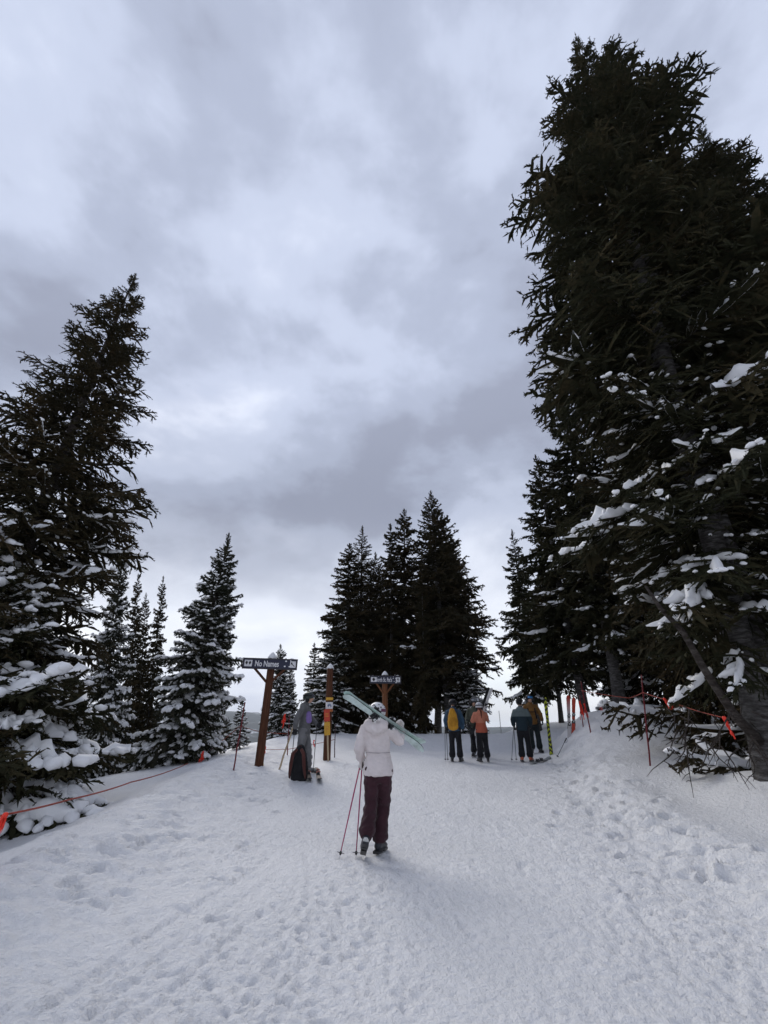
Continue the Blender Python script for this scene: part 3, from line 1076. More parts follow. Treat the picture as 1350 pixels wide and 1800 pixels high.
def dead_limbs():
    """grey leaning stem and dead twigs at the foot of the tallest fir, as its parts"""
    inv = R1.matrix_basis.inverted()
    rng = random.Random(4)

    def add(name, pts, radii, mat=BARK):
        link(bpy.data.objects.new(name, tube_mesh(name, [inv @ Vector(p) for p in pts], radii, mat, 7)), R1)
    p = [at(1342, 1310, 7.9), at(1295, 1262, 7.6), at(1240, 1180, 7.3), at(1200, 1110, 7.15), at(1160, 1068, 7.05), at(1135, 1030, 7.0)]
    add('side_stem', p, [0.075, 0.06, 0.048, 0.04, 0.03, 0.015], BARK_D)
    add('second_trunk', [at(1395, 1350, 8.2), at(1352, 1190, 8.05), at(1318, 1080, 7.9), at(1262, 900, 7.6), at(1190, 700, 7.2)], [0.17, 0.155, 0.14, 0.12, 0.08])
    for k in range(34):
        x0, y0, Y = rng.uniform(1170, 1345), rng.uniform(1240, 1320), rng.uniform(6.6, 8.0)
        a = at(x0, y0, Y)
        d = Vector((rng.uniform(-0.6, 0.25), rng.uniform(-0.4, 0.3), rng.uniform(-0.75, -0.2)))
        ln = rng.uniform(0.35, 0.9)
        b = a + d * ln * 0.5 + Vector((rng.uniform(-.05, .05), 0, rng.uniform(-.03, .05)))
        c = a + d * ln + Vector((rng.uniform(-.08, .08), 0, rng.uniform(-.1, .1)))
        gz = ground(c.x, c.y) + 0.06
        if c.z < gz:
            c.z = gz
        if b.z < gz:
            b.z = gz + .05
        add('dead_branch', [a, b, c], [0.010, 0.007, 0.003], BARK_D)
        for _ in range(2):
            e = b.lerp(c, rng.uniform(0, 0.8))
            f = e + Vector((rng.uniform(-.2, .2), rng.uniform(-.1, .1), rng.uniform(-.22, .02)))
            f.z = max(f.z, gz)
            add('dead_twig', [e, e.lerp(f, 0.5) + Vector((0, 0, .015)), f], [0.005, 0.004, 0.002], BARK_D)


bpy.context.view_layer.update()
dead_limbs()


def build_haze():
    """thin winter air over the whole valley"""
    m = bpy.data.materials.new('winter_air')
    m.use_nodes = True
    t = m.node_tree
    t.nodes.clear()
    v = N(t, 'ShaderNodeVolumePrincipled')
    v.inputs['Color'].default_value = (0.80, 0.86, 0.95, 1)
    v.inputs['Density'].default_value = 0.00010
    v.inputs['Anisotropy'].default_value = 0.2
    o = N(t, 'ShaderNodeOutputMaterial')
    t.links.new(v.outputs[0], o.inputs['Volume'])
    s, z0, z1 = 10500.0, -140.0, 330.0
    V = [(x * s, y * s, z) for z in (z0, z1) for x, y in ((-1, -1), (1, -1), (1, 1), (-1, 1))]
    F = [(3, 2, 1, 0), (4, 5, 6, 7), (0, 1, 5, 4), (1, 2, 6, 5), (2, 3, 7, 6), (3, 0, 4, 7)]
    me = bpy.data.meshes.new('haze')
    me.from_pydata(V, [], F)
    me.materials.append(m)
    ob = link(bpy.data.objects.new('haze', me))
    tag(ob, 'thin pale winter haze over the valley', kind='stuff')


build_haze()


# ------------------------------------------------------------------ soft solid modelling
class Vol:
    """overlapping closed lofts, fused into one continuous surface by a voxel remesh"""

    def __init__(self):
        self.V, self.F = [], []

    def rings(self, rings):
        o = len(self.V)
        n = len(rings[0])
        for r in rings:
            self.V += [tuple(p) for p in r]
        for i in range(len(rings) - 1):
            for q in range(n):
                a, b = o + i * n + q, o + i * n + (q + 1) % n
                self.F.append((a, b, b + n, a + n))
        self.F.append(tuple(o + q for q in reversed(range(n))))
        e = o + (len(rings) - 1) * n
        self.F.append(tuple(e + q for q in range(n)))

    def tube(self, pts, radii, xref=(1, 0, 0), seg=14, cap=True, cap0=True):
        """radii: numbers or (a, b) pairs, a along xref"""
        P = [Vector(p) for p in pts]
        Rr = [(r, r) if isinstance(r, (int, float)) else r for r in radii]
        xr = Vector(xref)
        rings = []

        def ring(c, t, a, b):
            A = xr - t * xr.dot(t)
            if A.length < 1e-3:
                A = Vector((0, 1, 0)) - t * t.y
            A.normalize()
            B = t.cross(A)
            rings.append([c + A * (a * math.cos(2 * math.pi * q / seg)) + B * (b * math.sin(2 * math.pi * q / seg)) for q in range(seg)])
        n = len(P)
        tan = [(P[min(i + 1, n - 1)] - P[max(i - 1, 0)]).normalized() for i in range(n)]
        if cap and cap0:
            m = min(Rr[0])
            for s in (0.98, 0.7):
                k = math.sqrt(1 - s * s)
                ring(P[0] - tan[0] * (m * s * 0.8), tan[0], Rr[0][0] * max(k, .2), Rr[0][1] * max(k, .2))
        for p, t, r in zip(P, tan, Rr):
            ring(p, t, *r)
        if cap:
            m = min(Rr[-1])
            for s in (0.7, 0.98):
                k = math.sqrt(1 - s * s)
                ring(P[-1] + tan[-1] * (m * s * 0.8), tan[-1], Rr[-1][0] * max(k, .2), Rr[-1][1] * max(k, .2))
        self.rings(rings)

    def ball(self, c, r, rot=None, nu=12, nv=8):
        c = Vector(c)
        r = (r, r, r) if isinstance(r, (int, float)) else r
        rings = []
        for j in range(1, nv):
            th = math.pi * j / nv
            row = []
            for i in range(nu):
                p = Vector((r[0] * math.sin(th) * math.cos(2 * math.pi * i / nu), r[1] * math.sin(th) * math.sin(2 * math.pi * i / nu), -r[2] * math.cos(th)))
                row.append(c + (rot @ p if rot else p))
            rings.append(row)
        self.rings(rings)

    def box(self, c, s, rot=None):
        c = Vector(c)
        v = []
        for z in (-1, 1):
            v.append([c + (rot @ Vector((x * s[0] / 2, y * s[1] / 2, z * s[2] / 2)) if rot else Vector((x * s[0] / 2, y * s[1] / 2, z * s[2] / 2)))
                      for x, y in ((-1, -1), (1, -1), (1, 1), (-1, 1))])
        self.rings(v)

    def raw(self, name, mat, parent=None, smooth=False):
        me = bpy.data.meshes.new(name)
        me.from_pydata(self.V, [], self.F)
        me.materials.append(mat)
        for p in me.polygons:
            p.use_smooth = smooth and len(p.vertices) == 4
        me.update()
        return link(bpy.data.objects.new(name, me), parent)

    def fuse(self, name, mat, parent=None, voxel=0.014, smooth=4, wrinkle=0.0, wscale=9.0, seed=0):
        me = bpy.data.meshes.new(name + '_src')
        me.from_pydata(self.V, [], self.F)
        tmp = bpy.data.objects.new(name + '_src', me)
        COL.objects.link(tmp)
        m = tmp.modifiers.new('r', 'REMESH')
        m.mode = 'VOXEL'
        m.voxel_size = voxel
        s = tmp.modifiers.new('s', 'SMOOTH')
        s.iterations = smooth
        s.factor = 0.5
        dg = bpy.context.evaluated_depsgraph_get()
        out = bpy.data.meshes.new_from_object(tmp.evaluated_get(dg))
        bpy.data.objects.remove(tmp)
        bpy.data.meshes.remove(me)
        out.name = name
        n = len(out.vertices)
        if wrinkle and n:
            co = np.empty(n * 3, np.float32)
            no = np.empty(n * 3, np.float32)
            out.vertices.foreach_get('co', co)
            out.vertex_normals.foreach_get('vector', no)
            co, no = co.reshape(-1, 3), no.reshape(-1, 3)
            u = co[:, 0] * 0.8 + co[:, 1] * 0.8
            w = (np.abs(perlin(u * wscale + seed, co[:, 2] * wscale * 1.5 + 0.6 * co[:, 0] * wscale, seed))
                 + 0.6 * perlin((co[:, 0] - co[:, 1]) * wscale * 1.9, co[:, 2] * wscale * 2.2 + seed, seed + 1))
            co = co + no * (w * wrinkle)[:, None].astype(np.float32)
            out.vertices.foreach_set('co', np.ascontiguousarray(co, np.float32).ravel())
        out.materials.clear()
        out.materials.append(mat)
        out.polygons.foreach_set('use_smooth', np.ones(len(out.polygons), bool))
        out.polygons.foreach_set('material_index', np.zeros(len(out.polygons), np.int32))
        out.update()
        return link(bpy.data.objects.new(name, out), parent)


SKIN = fabric('skin', (0.50, 0.30, 0.22), 0.55, 0.06, 0.05)
BLACK = fabric('black_fabric', (0.014, 0.014, 0.016), 0.8, 0.3)
BLACK_PL = plastic('black_plastic', (0.015, 0.015, 0.017), 0.35, 0.5)
GREY_PL = plastic('grey_plastic', (0.22, 0.22, 0.23), 0.4)
WHITE_PL = plastic('white_plastic', (0.74, 0.74, 0.74), 0.35)
STEEL = plastic('steel', (0.5, 0.5, 0.52), 0.3, 0.5, 0.9)
GLASS_D = plastic('goggle_lens', (0.03, 0.035, 0.05), 0.08, 0.8)
HAIR = fabric('brown_hair', (0.06, 0.032, 0.02), 0.6, 0.35, 0.5)


def V3(*a):
    return Vector(a)


def glove(parent, wrist, d, back, hand, mat, curl=0.75, voxel=0.007, name='glove', scale=1.0):
    """gloved hand: palm, four unequal bent fingers and a thumb from the side of the palm"""
    v = Vol()
    d, back = Vector(d).normalized(), Vector(back).normalized()
    back = (back - d * back.dot(d)).normalized()
    s = d.cross(back) * hand
    k = scale
    w = Vector(wrist)
    v.tube([w - d * 0.03 * k, w + d * 0.01 * k, w + d * 0.05 * k, w + d * 0.09 * k], [(0.038 * k, 0.03 * k), (0.036 * k, 0.026 * k), (0.046 * k, 0.022 * k), (0.045 * k, 0.018 * k)], xref=s, seg=10)
    for i, ln in enumerate((0.078, 0.09, 0.084, 0.066)):
        p = w + d * (0.085 * k) + s * ((1.5 - i) * 0.0235 * k)
        pts = [p - d * 0.02 * k]
        ang = 0.0
        pts.append(p)
        for f in (0.42, 0.32, 0.26):
            ang += curl * (0.75 if f == 0.42 else 1.0)
            p = p + (d * math.cos(ang) - back * math.sin(ang)) * (ln * f * k)
            pts.append(p)
        v.tube(pts, [0.0135 * k, 0.0135 * k, 0.0125 * k, 0.0115 * k, 0.010 * k], xref=s, seg=8)
    p = w + d * 0.03 * k + s * 0.035 * k
    q = p + (d * 0.55 + s * 0.7 - back * 0.25).normalized() * 0.042 * k
    v.tube([p - s * 0.015 * k, p, q, q + (d * 0.75 + s * 0.1 - back * 0.65).normalized() * 0.036 * k], [0.016 * k, 0.0155 * k, 0.014 * k, 0.011 * k], xref=back, seg=8)
    o = v.fuse(name, mat, parent, voxel, 2)
    c = Vol()
    c.tube([w - d * 0.045 * k, w - d * 0.012 * k, w + d * 0.008 * k], [(0.043 * k, 0.036 * k), (0.044 * k, 0.037 * k), (0.040 * k, 0.031 * k)], xref=s, seg=14, cap=False)
    c.raw('cuff', mat, o, True)
    return o


def boot(parent, ankle, toe_dir, up, mat, trim, buckle=STEEL, k=1.0, sole=BLACK_PL, voxel=0.010):
    """ski boot: stiff cuff, heel and toe shell, lugged sole, buckles"""
    a = Vector(ankle)
    t = Vector(toe_dir).normalized()
    u = Vector(up)
    u = (u - t * u.dot(t)).normalized()
    s = t.cross(u)
    v = Vol()
    v.tube([a + u * 0.235 * k + t * 0.045 * k, a + u * 0.12 * k + t * 0.012 * k, a + u * 0.02 * k, a - u * 0.045 * k - t * 0.01 * k],
           [(0.062 * k, 0.072 * k), (0.060 * k, 0.068 * k), (0.055 * k, 0.066 * k), (0.046 * k, 0.062 * k)], xref=s, seg=14)
    v.tube([a - u * 0.035 * k - t * 0.05 * k, a - u * 0.03 * k + t * 0.05 * k, a - u * 0.045 * k + t * 0.13 * k, a - u * 0.055 * k + t * 0.195 * k],
           [(0.045 * k, 0.045 * k), (0.050 * k, 0.052 * k), (0.053 * k, 0.042 * k), (0.043 * k, 0.030 * k)], xref=s, seg=14)
    o = v.fuse('boot', mat, parent, voxel, 2)
    v = Vol()
    R = Matrix((s, t, u)).transposed()
    for c, sz in ((-0.055, 0.085), (0.03, 0.05), (0.16, 0.12)):
        v.box(a - u * 0.094 * k + t * c * k, (0.075 * k, sz * k, 0.028 * k), R)
    v.box(a - u * 0.08 * k + t * 0.06 * k, (0.062 * k, 0.27 * k, 0.018 * k), R)
    v.raw('sole', sole, o)
    v = Vol()
    for h, f in ((0.17, 0.075), (0.09, 0.07), (0.0, 0.10)):
        v.box(a + u * h * k + t * f * k, (0.085 * k, 0.03 * k, 0.016 * k), R)
    v.raw('buckle', trim, o)
    return o


def helmet(parent, c, R, mat, vent=BLACK_PL, k=1.0, strap=None):
    """shell with brim, vents, ear pads; c is the head centre, R turns head space to body space"""
    c = Vector(c)
    Rm = R.to_3x3() if len(R) == 4 else R
    v = Vol()
    rings = []
    prof = [(-0.045, 0.118, 0.138), (-0.02, 0.123, 0.145), (0.03, 0.124, 0.145), (0.075, 0.108, 0.127), (0.110, 0.078, 0.092), (0.128, 0.042, 0.05), (0.134, 0.012, 0.014)]
    for z, a, b in prof:
        rings.append([c + Rm @ V3(a * k * math.cos(q * math.pi / 10), (b * math.sin(q * math.pi / 10) - 0.012) * k,
                                  (z + (0.034 if math.sin(q * math.pi / 10) > 0.25 else 0.0) * (1 if z < 0.0 else 0)) * k) for q in range(20)])
    v.rings(rings)
    o = v.raw('helmet', mat, parent, True)
    v = Vol()
    for q in range(2, 12):
        an = math.radians(-200 + q * 22) if q % 2 else math.radians(-190 + q * 22)
        zz = 0.062 if q % 2 else 0.092
        rad = 1.0 if q % 2 else 0.80
        p = V3(0.1175 * rad * math.cos(an), 0.137 * rad * math.sin(an) - 0.012, zz) * k
        Rz = Matrix.Rotation(an + math.pi / 2, 3, 'Z') @ Matrix.Rotation(-0.5, 3, 'X')
        v.box(c + Rm @ p, (0.026 * k, 0.009 * k, 0.008 * k), Rm @ Rz)
    v.raw('vent', vent, o)
    v = Vol()
    for sx in (-1, 1):
        v.ball(c + Rm @ (V3(sx * 0.098, -0.015, -0.065) * k), (0.024 * k, 0.048 * k, 0.055 * k), Rm)
    v.raw('ear_pad', BLACK, o, True)
    return o


def goggles(parent, c, R, strap, lens, frame, k=1.0, up=0.0):
    Rm = R
    c = Vector(c)
    v = Vol()
    rings = []
    for z in (-0.020, 0.020):
        rings.append([c + Rm @ (V3(0.127 * math.cos(q * math.pi / 12), 0.149 * math.sin(q * math.pi / 12) - 0.012, 0.022 + z + up) * k) for q in range(24)])
    inner = []
    for z in (0.020, -0.020):
        inner.append([c + Rm @ (V3(0.116 * math.cos(q * math.pi / 12), 0.137 * math.sin(q * math.pi / 12) - 0.012, 0.022 + z + up) * k) for q in range(24)])
    v.rings(rings + inner)
    o = v.raw('goggle_strap', strap, parent, True)
    v = Vol()
    v.tube([c + Rm @ (V3(x, 0.118 - 5.2 * x * x, 0.018 + up) * k) for x in np.linspace(-0.085, 0.085, 9)], [(0.042 * k, 0.016 * k)] * 9, xref=Rm @ V3(0, 0, 1), seg=10)
    v.raw('goggle_frame', frame, o, True)
    v = Vol()
    v.tube([c + Rm @ (V3(x, 0.130 - 5.2 * x * x, 0.018 + up) * k) for x in np.linspace(-0.074, 0.074, 9)], [(0.033 * k, 0.012 * k)] * 9, xref=Rm @ V3(0, 0, 1), seg=10)
    v.raw('goggle_lens', lens, o, True)
    return o


def make_person(loc, yaw, label, P, jacket, trousers, k=1.0, voxel=0.014, glove_mat=BLACK, boot_mat=BLACK_PL, boot_trim=GREY_PL,
                hood='down', female=False, hem=None, wr=0.010, group=None, sole=BLACK_PL, curls=(0.8, 0.8)):
    """P: joints in the body frame (x right, y forward, z up), metres, for a figure 1.75 m tall"""
    J = dict(hipL=(-.09, 0, .92), hipR=(.09, 0, .92), kneeL=(-.11, .04, .50), kneeR=(.11, .04, .50), ankL=(-.12, -.01, .125), ankR=(.12, -.01, .125),
             toeL=(-.22, 1, 0), toeR=(.22, 1, 0), pel=(0, 0, .94), waist=(0, 0, 1.10), chest=(0, .01, 1.28), neck=(0, 0, 1.46), head=(0, .03, 1.635),
             shL=(-.18, 0, 1.385), shR=(.18, 0, 1.385), elL=(-.25, -.03, 1.15), elR=(.25, -.03, 1.15), wrL=(-.24, .12, .95), wrR=(.24, .12, .95),
             dL=(0, .5, -.8), dR=(0, .5, -.8), bL=(-1, 0, 0), bR=(1, 0, 0), hyaw=0.0, hpitch=0.0)
    J.update(P)
    j = {n: (Vector(v) * k if isinstance(v, tuple) and n[:3] not in ('toe',) and n not in ('dL', 'dR', 'bL', 'bR') else v) for n, v in J.items()}
    Rh = Matrix.Rotation(J['hyaw'], 3, 'Z') @ Matrix.Rotation(J['hpitch'], 3, 'X')
    hc = j['head']
    # the body itself
    v = Vol()
    v.tube([j['pel'], j['waist'], j['chest'], j['neck'] - V3(0, 0, .05 * k)], [(.14 * k, .095 * k), (.125 * k, .09 * k), (.155 * k, .105 * k), (.10 * k, .07 * k)])
    v.tube([j['neck'] - V3(0, 0, .04 * k), j['neck'] + (hc - j['neck']) * .6], [.056 * k, .052 * k])
    for s in 'LR':
        v.tube([j['hip' + s], j['knee' + s], j['ank' + s]], [.085 * k, .058 * k, .042 * k])
        v.tube([j['ank' + s] - V3(0, 0, .03 * k), j['ank' + s] + Vector(J['toe' + s]).normalized() * .15 * k - V3(0, 0, .07 * k)], [.036 * k, .028 * k])
        v.tube([j['neck'] - V3(0, 0, .05 * k), j['sh' + s], j['el' + s], j['wr' + s]], [.06 * k, .055 * k, .042 * k, .03 * k])
        v.tube([j['wr' + s], j['wr' + s] + Vector(J['d' + s]).normalized() * .04 * k], [(.026 * k, .018 * k), (.026 * k, .012 * k)])
    v.ball(hc + Rh @ V3(0, 0, .025 * k), (.078 * k, .098 * k, .100 * k), Rh)
    v.tube([hc + Rh @ (V3(0, .035, .0) * k), hc + Rh @ (V3(0, .045, -.06) * k), hc + Rh @ (V3(0, .062, -.103) * k)], [(.068 * k, .058 * k), (.058 * k, .045 * k), (.03 * k, .024 * k)], xref=Rh @ V3(1, 0, 0))
    v.tube([hc + Rh @ (V3(0, .098, .015) * k), hc + Rh @ (V3(0, .118, -.028) * k)], [.010 * k, .017 * k])
    v.ball(hc + Rh @ (V3(0, .092, -.062) * k), (.026 * k, .014 * k, .011 * k), Rh)
    v.tube([hc + Rh @ (V3(-.05, .082, .022) * k), hc + Rh @ (V3(.05, .082, .022) * k)], [.013 * k, .013 * k])
    for s in (-1, 1):
        v.ball(hc + Rh @ (V3(s * .08, -.005, -.015) * k), (.012 * k, .022 * k, .034 * k), Rh)
    body = v.fuse('person', SKIN, None, max(0.016, voxel * 0.95), 1)
    for s in (-1, 1):
        e = Vol()
        e.ball(hc + Rh @ (V3(s * .032, .086, .004) * k), (.014 * k, .012 * k, .009 * k), Rh, 8, 6)
        e.raw('eye', GLASS_D, body, True)
    # trousers
    v = Vol()
    wide = 1.0
    v.tube([j['pel'] + V3(0, 0, .10 * k), j['pel'], j['pel'] - V3(0, 0, .09 * k)], [(.165 * k, .115 * k), (.178 * k, .13 * k), (.165 * k, .12 * k)])
    for s in 'LR':
        h, kn, an = j['hip' + s], j['knee' + s], j['ank' + s]
        v.tube([h + V3(0, 0, .02 * k), h.lerp(kn, .45), kn, kn.lerp(an, .5), an + (kn - an).normalized() * .10 * k, an + (kn - an).normalized() * .055 * k],
               [(.108 * k, .115 * k), (.095 * k, .105 * k), (.082 * k, .088 * k), (.088 * k, .092 * k), (.098 * k, .102 * k), (.100 * k, .104 * k)])
    v.fuse('trousers', trousers, body, voxel, 3, wr * 1.3, 7.0, 3)
    # jacket
    v = Vol()
    hz = (hem if hem else .84) * k
    fl = .205 if female else .195
    v.tube([V3(j['pel'].x, j['pel'].y, hz), V3(j['pel'].x, j['pel'].y, hz + .10 * k), j['waist'], j['chest'], j['chest'].lerp(j['neck'], .55), j['neck'] - V3(0, 0, .005 * k)],
           [(fl * k, .155 * k), ((fl - .005) * k, .15 * k), (.165 * k * (0.98 if female else 1.06), .132 * k), (.188 * k, .145 * k), (.175 * k, .125 * k), (.085 * k, .085 * k)], cap0=False)
    for s in 'LR':
        sh, el, w = j['sh' + s], j['el' + s], j['wr' + s]
        v.tube([j['neck'].lerp(sh, .45) - V3(0, 0, .05 * k), sh, sh.lerp(el, .5), el, el.lerp(w, .5), w + (el - w).normalized() * .02 * k],
               [.088 * k, .082 * k, .076 * k, .070 * k, .064 * k, .056 * k], xref=(0, 1, 0.2))
    v.tube([j['neck'] - V3(0, 0, .03 * k), j['neck'] + V3(0, .008 * k, .055 * k)], [.082 * k, .072 * k])
    if hood == 'down':
        v.ball(j['neck'] + V3(0, -.085, -.02) * k, (.135 * k, .065 * k, .085 * k))
    elif hood == 'big':
        nb = j['neck']
        v.tube([nb + V3(-.115, -.02, .03) * k, nb + V3(-.105, -.12, .0) * k, nb + V3(0, -.165, -.045) * k, nb + V3(.105, -.12, .0) * k, nb + V3(.115, -.02, .03) * k],
               [.055 * k, .075 * k, .085 * k, .075 * k, .055 * k], xref=(0, 0, 1))
        v.ball(nb + V3(-.01, -.12, .05) * k, (.125 * k, .075 * k, .085 * k))
    elif hood == 'up':
        v.ball(hc + Rh @ (V3(0, -.035, .035) * k), (.128 * k, .128 * k, .142 * k), Rh)
        v.tube([j['neck'], hc + V3(0, -.05, -.02) * k], [.115 * k, .11 * k])
    jk = v.fuse('jacket', jacket, body, voxel, 3, wr, 8.0, 11)
    for s, hand in (('L', 1), ('R', -1)):
        glove(body, j['wr' + s], J['d' + s], J['b' + s], hand, glove_mat, curls[0 if s == 'L' else 1], voxel=0.008 if voxel < .015 else 0.0105, scale=1.08 * k)
        up = (j['knee' + s] - j['ank' + s])
        boot(body, j['ank' + s], J['toe' + s], up, boot_mat, boot_trim, k=k, sole=sole, voxel=0.011 if voxel < .015 else 0.018)
    body.location = loc
    body.rotation_euler = (0, 0, yaw)
    tag(body, label, 'person', group)
    return body, j, Rh, jk


def hair_cap(parent, c, R, mat, k=1.0, name='hair', tail=0.0):
    v = Vol()
    v.ball(Vector(c) + R @ (V3(0, -.015, .035) * k), (.090 * k, .108 * k, .105 * k), R)
    if tail:
        v.tube([Vector(c) + R @ (V3(0, -.10, -.03) * k), Vector(c) + V3(.0, -.16, -.12) * k, Vector(c) + V3(.01, -.17, -.12 - tail) * k], [.035 * k, .034 * k, .012 * k])
    return v.fuse(name, mat, parent, .012, 2, .003, 30, 5)


def ski_thing(name, tail, tip, up, label, top_mat, base_mat, width=0.105, group=None, binding=True, rocker=0.055, bind_mats=(BLACK_PL, WHITE_PL), cat='ski', back=None):
    """one alpine ski from tail to tip; 'up' points out of its top sheet"""
    tail, tip = Vector(tail), Vector(tip)
    ax = tip - tail
    L = ax.length
    ax.normalize()
    up = Vector(up)
    up = (up - ax * up.dot(ax)).normalized()
    sd = ax.cross(up)
    n = 36

    def sect(t):
        w = width * 0.5 * (0.80 + 0.34 * (2 * t - 1) ** 2 + 0.05 * t)
        if t > 0.90:
            w *= math.sqrt(max(0.0, 1 - ((t - 0.90) / 0.1035) ** 2))
        if t < 0.05:
            w *= 0.35 + 0.65 * math.sqrt(max(0.0, 1 - ((0.05 - t) / 0.05) ** 2))
        z = rocker * max(0, (t - 0.80) / 0.20) ** 2 + rocker * 0.45 * max(0, (0.12 - t) / 0.12) ** 2 + 0.006 * math.sin(math.pi * t)
        th = 0.005 + 0.006 * math.sin(math.pi * min(1, max(0, t))) ** 0.8
        return w, z, th
    V, F, M = [], [], []
    for i in range(n + 1):
        t = i / n
        w, z, th = sect(t)
        c = tail + ax * (L * t) + up * z
        V += [c - sd * w, c + sd * w, c + sd * (w * 0.93) + up * th, c - sd * (w * 0.93) + up * th]
    for i in range(n):
        o = i * 4
        for q, m in ((0, 1), (1, 2), (2, 0), (3, 2)):
            a, b = o + q, o + (q + 1) % 4
            F.append((a, b, b + 4, a + 4))
            M.append(m)
    F += [(3, 2, 1, 0), (n * 4, n * 4 + 1, n * 4 + 2, n * 4 + 3)]
    M += [2, 2]
    mid = (tail + tip) / 2
    root = empty(name, mid)
    me = bpy.data.meshes.new(name)
    me.from_pydata([tuple(v - mid) for v in V], [], F)
    for m in (top_mat, base_mat, BLACK_PL):
        me.materials.append(m)
    me.polygons.foreach_set('material_index', np.array(M, np.int32))
    me.update()
    link(bpy.data.objects.new('ski_body', me), root)
    if binding:
        R = Matrix((sd, ax, up)).transposed()
        for nm, t, mats in (('toe_piece', 0.545, bind_mats), ('heel_piece', 0.365, bind_mats)):
            c = tail + ax * (L * t) - mid
            w, z, th = sect(t)
            c = c + up * (z + th)
            v = Vol()
            v.box(c + up * 0.012, (0.075, 0.12, 0.024), R)
            v.box(c + up * 0.036 + ax * (0.012 if nm == 'toe_piece' else -0.01), (0.062, 0.085, 0.03), R)
            v.tube([c + up * 0.052 + sd * x for x in (-0.04, 0, 0.04)], [0.018, 0.022, 0.018], xref=ax, seg=10)
            b = v.raw(nm, mats[0], root)
            v = Vol()
            for x in (-1, 1):
                v.box(c + up * 0.052 + sd * (x * 0.036) + ax * 0.03, (0.02, 0.05, 0.022), R)
            v.box(c + up * 0.066, (0.034, 0.045, 0.012), R)
            v.raw('lever', mats[1], b)
        v = Vol()
        for x in (-1, 1):
            p = tail + ax * (L * 0.345) - mid + up * 0.05 + sd * (x * 0.045)
            v.tube([p, p + up * 0.01 - ax * 0.07 + sd * x * 0.012, p - up * 0.03 - ax * 0.12 + sd * x * 0.014], [0.006, 0.006, 0.004], seg=6)
        v.raw('brake_arm', mats[0], root)
    tag(root, label, cat, group)
    return root


def ski_pole(top, tip, label, mat, group=None, grip_mat=BLACK_PL, strap=True):
    top, tip = Vector(top), Vector(tip)
    ax = (tip - top)
    L = ax.length
    ax.normalize()
    root = empty('ski_pole', tip)

    def q(d):
        return top + ax * d - tip
    link(bpy.data.objects.new('shaft', tube_mesh('shaft', [q(0.10), q(L * .5), q(L - 0.06)], [.0095, .0088, .0065], mat, 8)), root)
    link(bpy.data.objects.new('point', tube_mesh('point', [q(L - 0.07), q(L)], [.006, .002], STEEL, 6)), root)
    link(bpy.data.objects.new('grip', tube_mesh('grip', [q(-.02), q(0.0), q(0.03), q(0.09), q(0.14)], [.014, .021, .016, .018, .013], grip_mat, 10)), root)
    c = q(L - 0.075)
    s = ax.cross(Vector((0.2, 1, 0.1))).normalized()
    r = ax.cross(s)
    v = Vol()
    v.tube([c - ax * .012, c, c + ax * .012], [.014, .018, .012], seg=10)
    for i in range(6):
        a = i * math.pi / 3
        d = s * math.cos(a) + r * math.sin(a)
        v.tube([c, c + d * .045 - ax * .004], [(.011, .004), (.008, .003)], xref=d.cross(ax), seg=6)
    v.raw('basket', grip_mat, root)
    if strap:
        w = (s * 0.6 + Vector((0, 0, 0))).normalized()
        pts = [q(0.0), q(.01) + s * .035, q(.07) + s * .055, q(.15) + s * .035, q(.16) + s * .012, q(.05) + s * .012]
        link(bpy.data.objects.new('strap', tube_mesh('strap', pts, .0055, BLACK, 5)), root)
    tag(root, label, 'ski pole', group)
    return root


def to_world(person, p):
    return Matrix.Translation(person.location) @ Matrix.Rotation(person.rotation_euler[2], 4, 'Z') @ Vector(p)


# ------------------------------------------------------------------ posts and trail signs
def sign_paint(name, col):
    return plastic(name, col, 0.45, 0.4)


NAVY = sign_paint('navy_sign', (0.016, 0.019, 0.048))
WHITE = sign_paint('white_sign_paint', (0.72, 0.72, 0.74))
BLACKP = sign_paint('black_sign_paint', (0.012, 0.012, 0.014))
REDP = sign_paint('red_sign_paint', (0.52, 0.05, 0.025))
YELP = sign_paint('yellow_sign_paint', (0.60, 0.33, 0.03))
ORAP = sign_paint('orange_sign_paint', (0.50, 0.16, 0.04))
BLUEP = sign_paint('blue_sign_paint', (0.05, 0.11, 0.25))
RED_POLE = plastic('red_pole', (0.16, 0.014, 0.020), 0.5, 0.3)
RED_TAPE = plastic('orange_red_tape', (0.80, 0.050, 0.028), 0.5, 0.3)
ROPE = fabric('orange_rope', (0.30, 0.055, 0.035), 0.9)


def lettering(text, width, height, mat, name='lettering', thick=0.006, bold=0.012):
    cu = bpy.data.curves.new(name, 'FONT')
    cu.body = text
    cu.align_x, cu.align_y = 'CENTER', 'CENTER'
    cu.extrude = 0.02
    cu.offset = bold
    o = bpy.data.objects.new(name, cu)
    COL.objects.link(o)
    me = bpy.data.meshes.new_from_object(o.evaluated_get(bpy.context.evaluated_depsgraph_get()))
    bpy.data.objects.remove(o)
    bpy.data.curves.remove(cu)
    co = np.empty(len(me.vertices) * 3, np.float32)
    me.vertices.foreach_get('co', co)
    co = co.reshape(-1, 3)
    lo, hi = co.min(0), co.max(0)
    c = (lo + hi) / 2
    s = np.array([width / (hi[0] - lo[0]), height / (hi[1] - lo[1]), thick / (hi[2] - lo[2])])
    co = (co - c) * s
    me.vertices.foreach_set('co', np.ascontiguousarray(co, np.float32).ravel())
    me.materials.clear()
    me.materials.append(mat)
    me.update()
    me.name = name
    return bpy.data.objects.new(name, me)


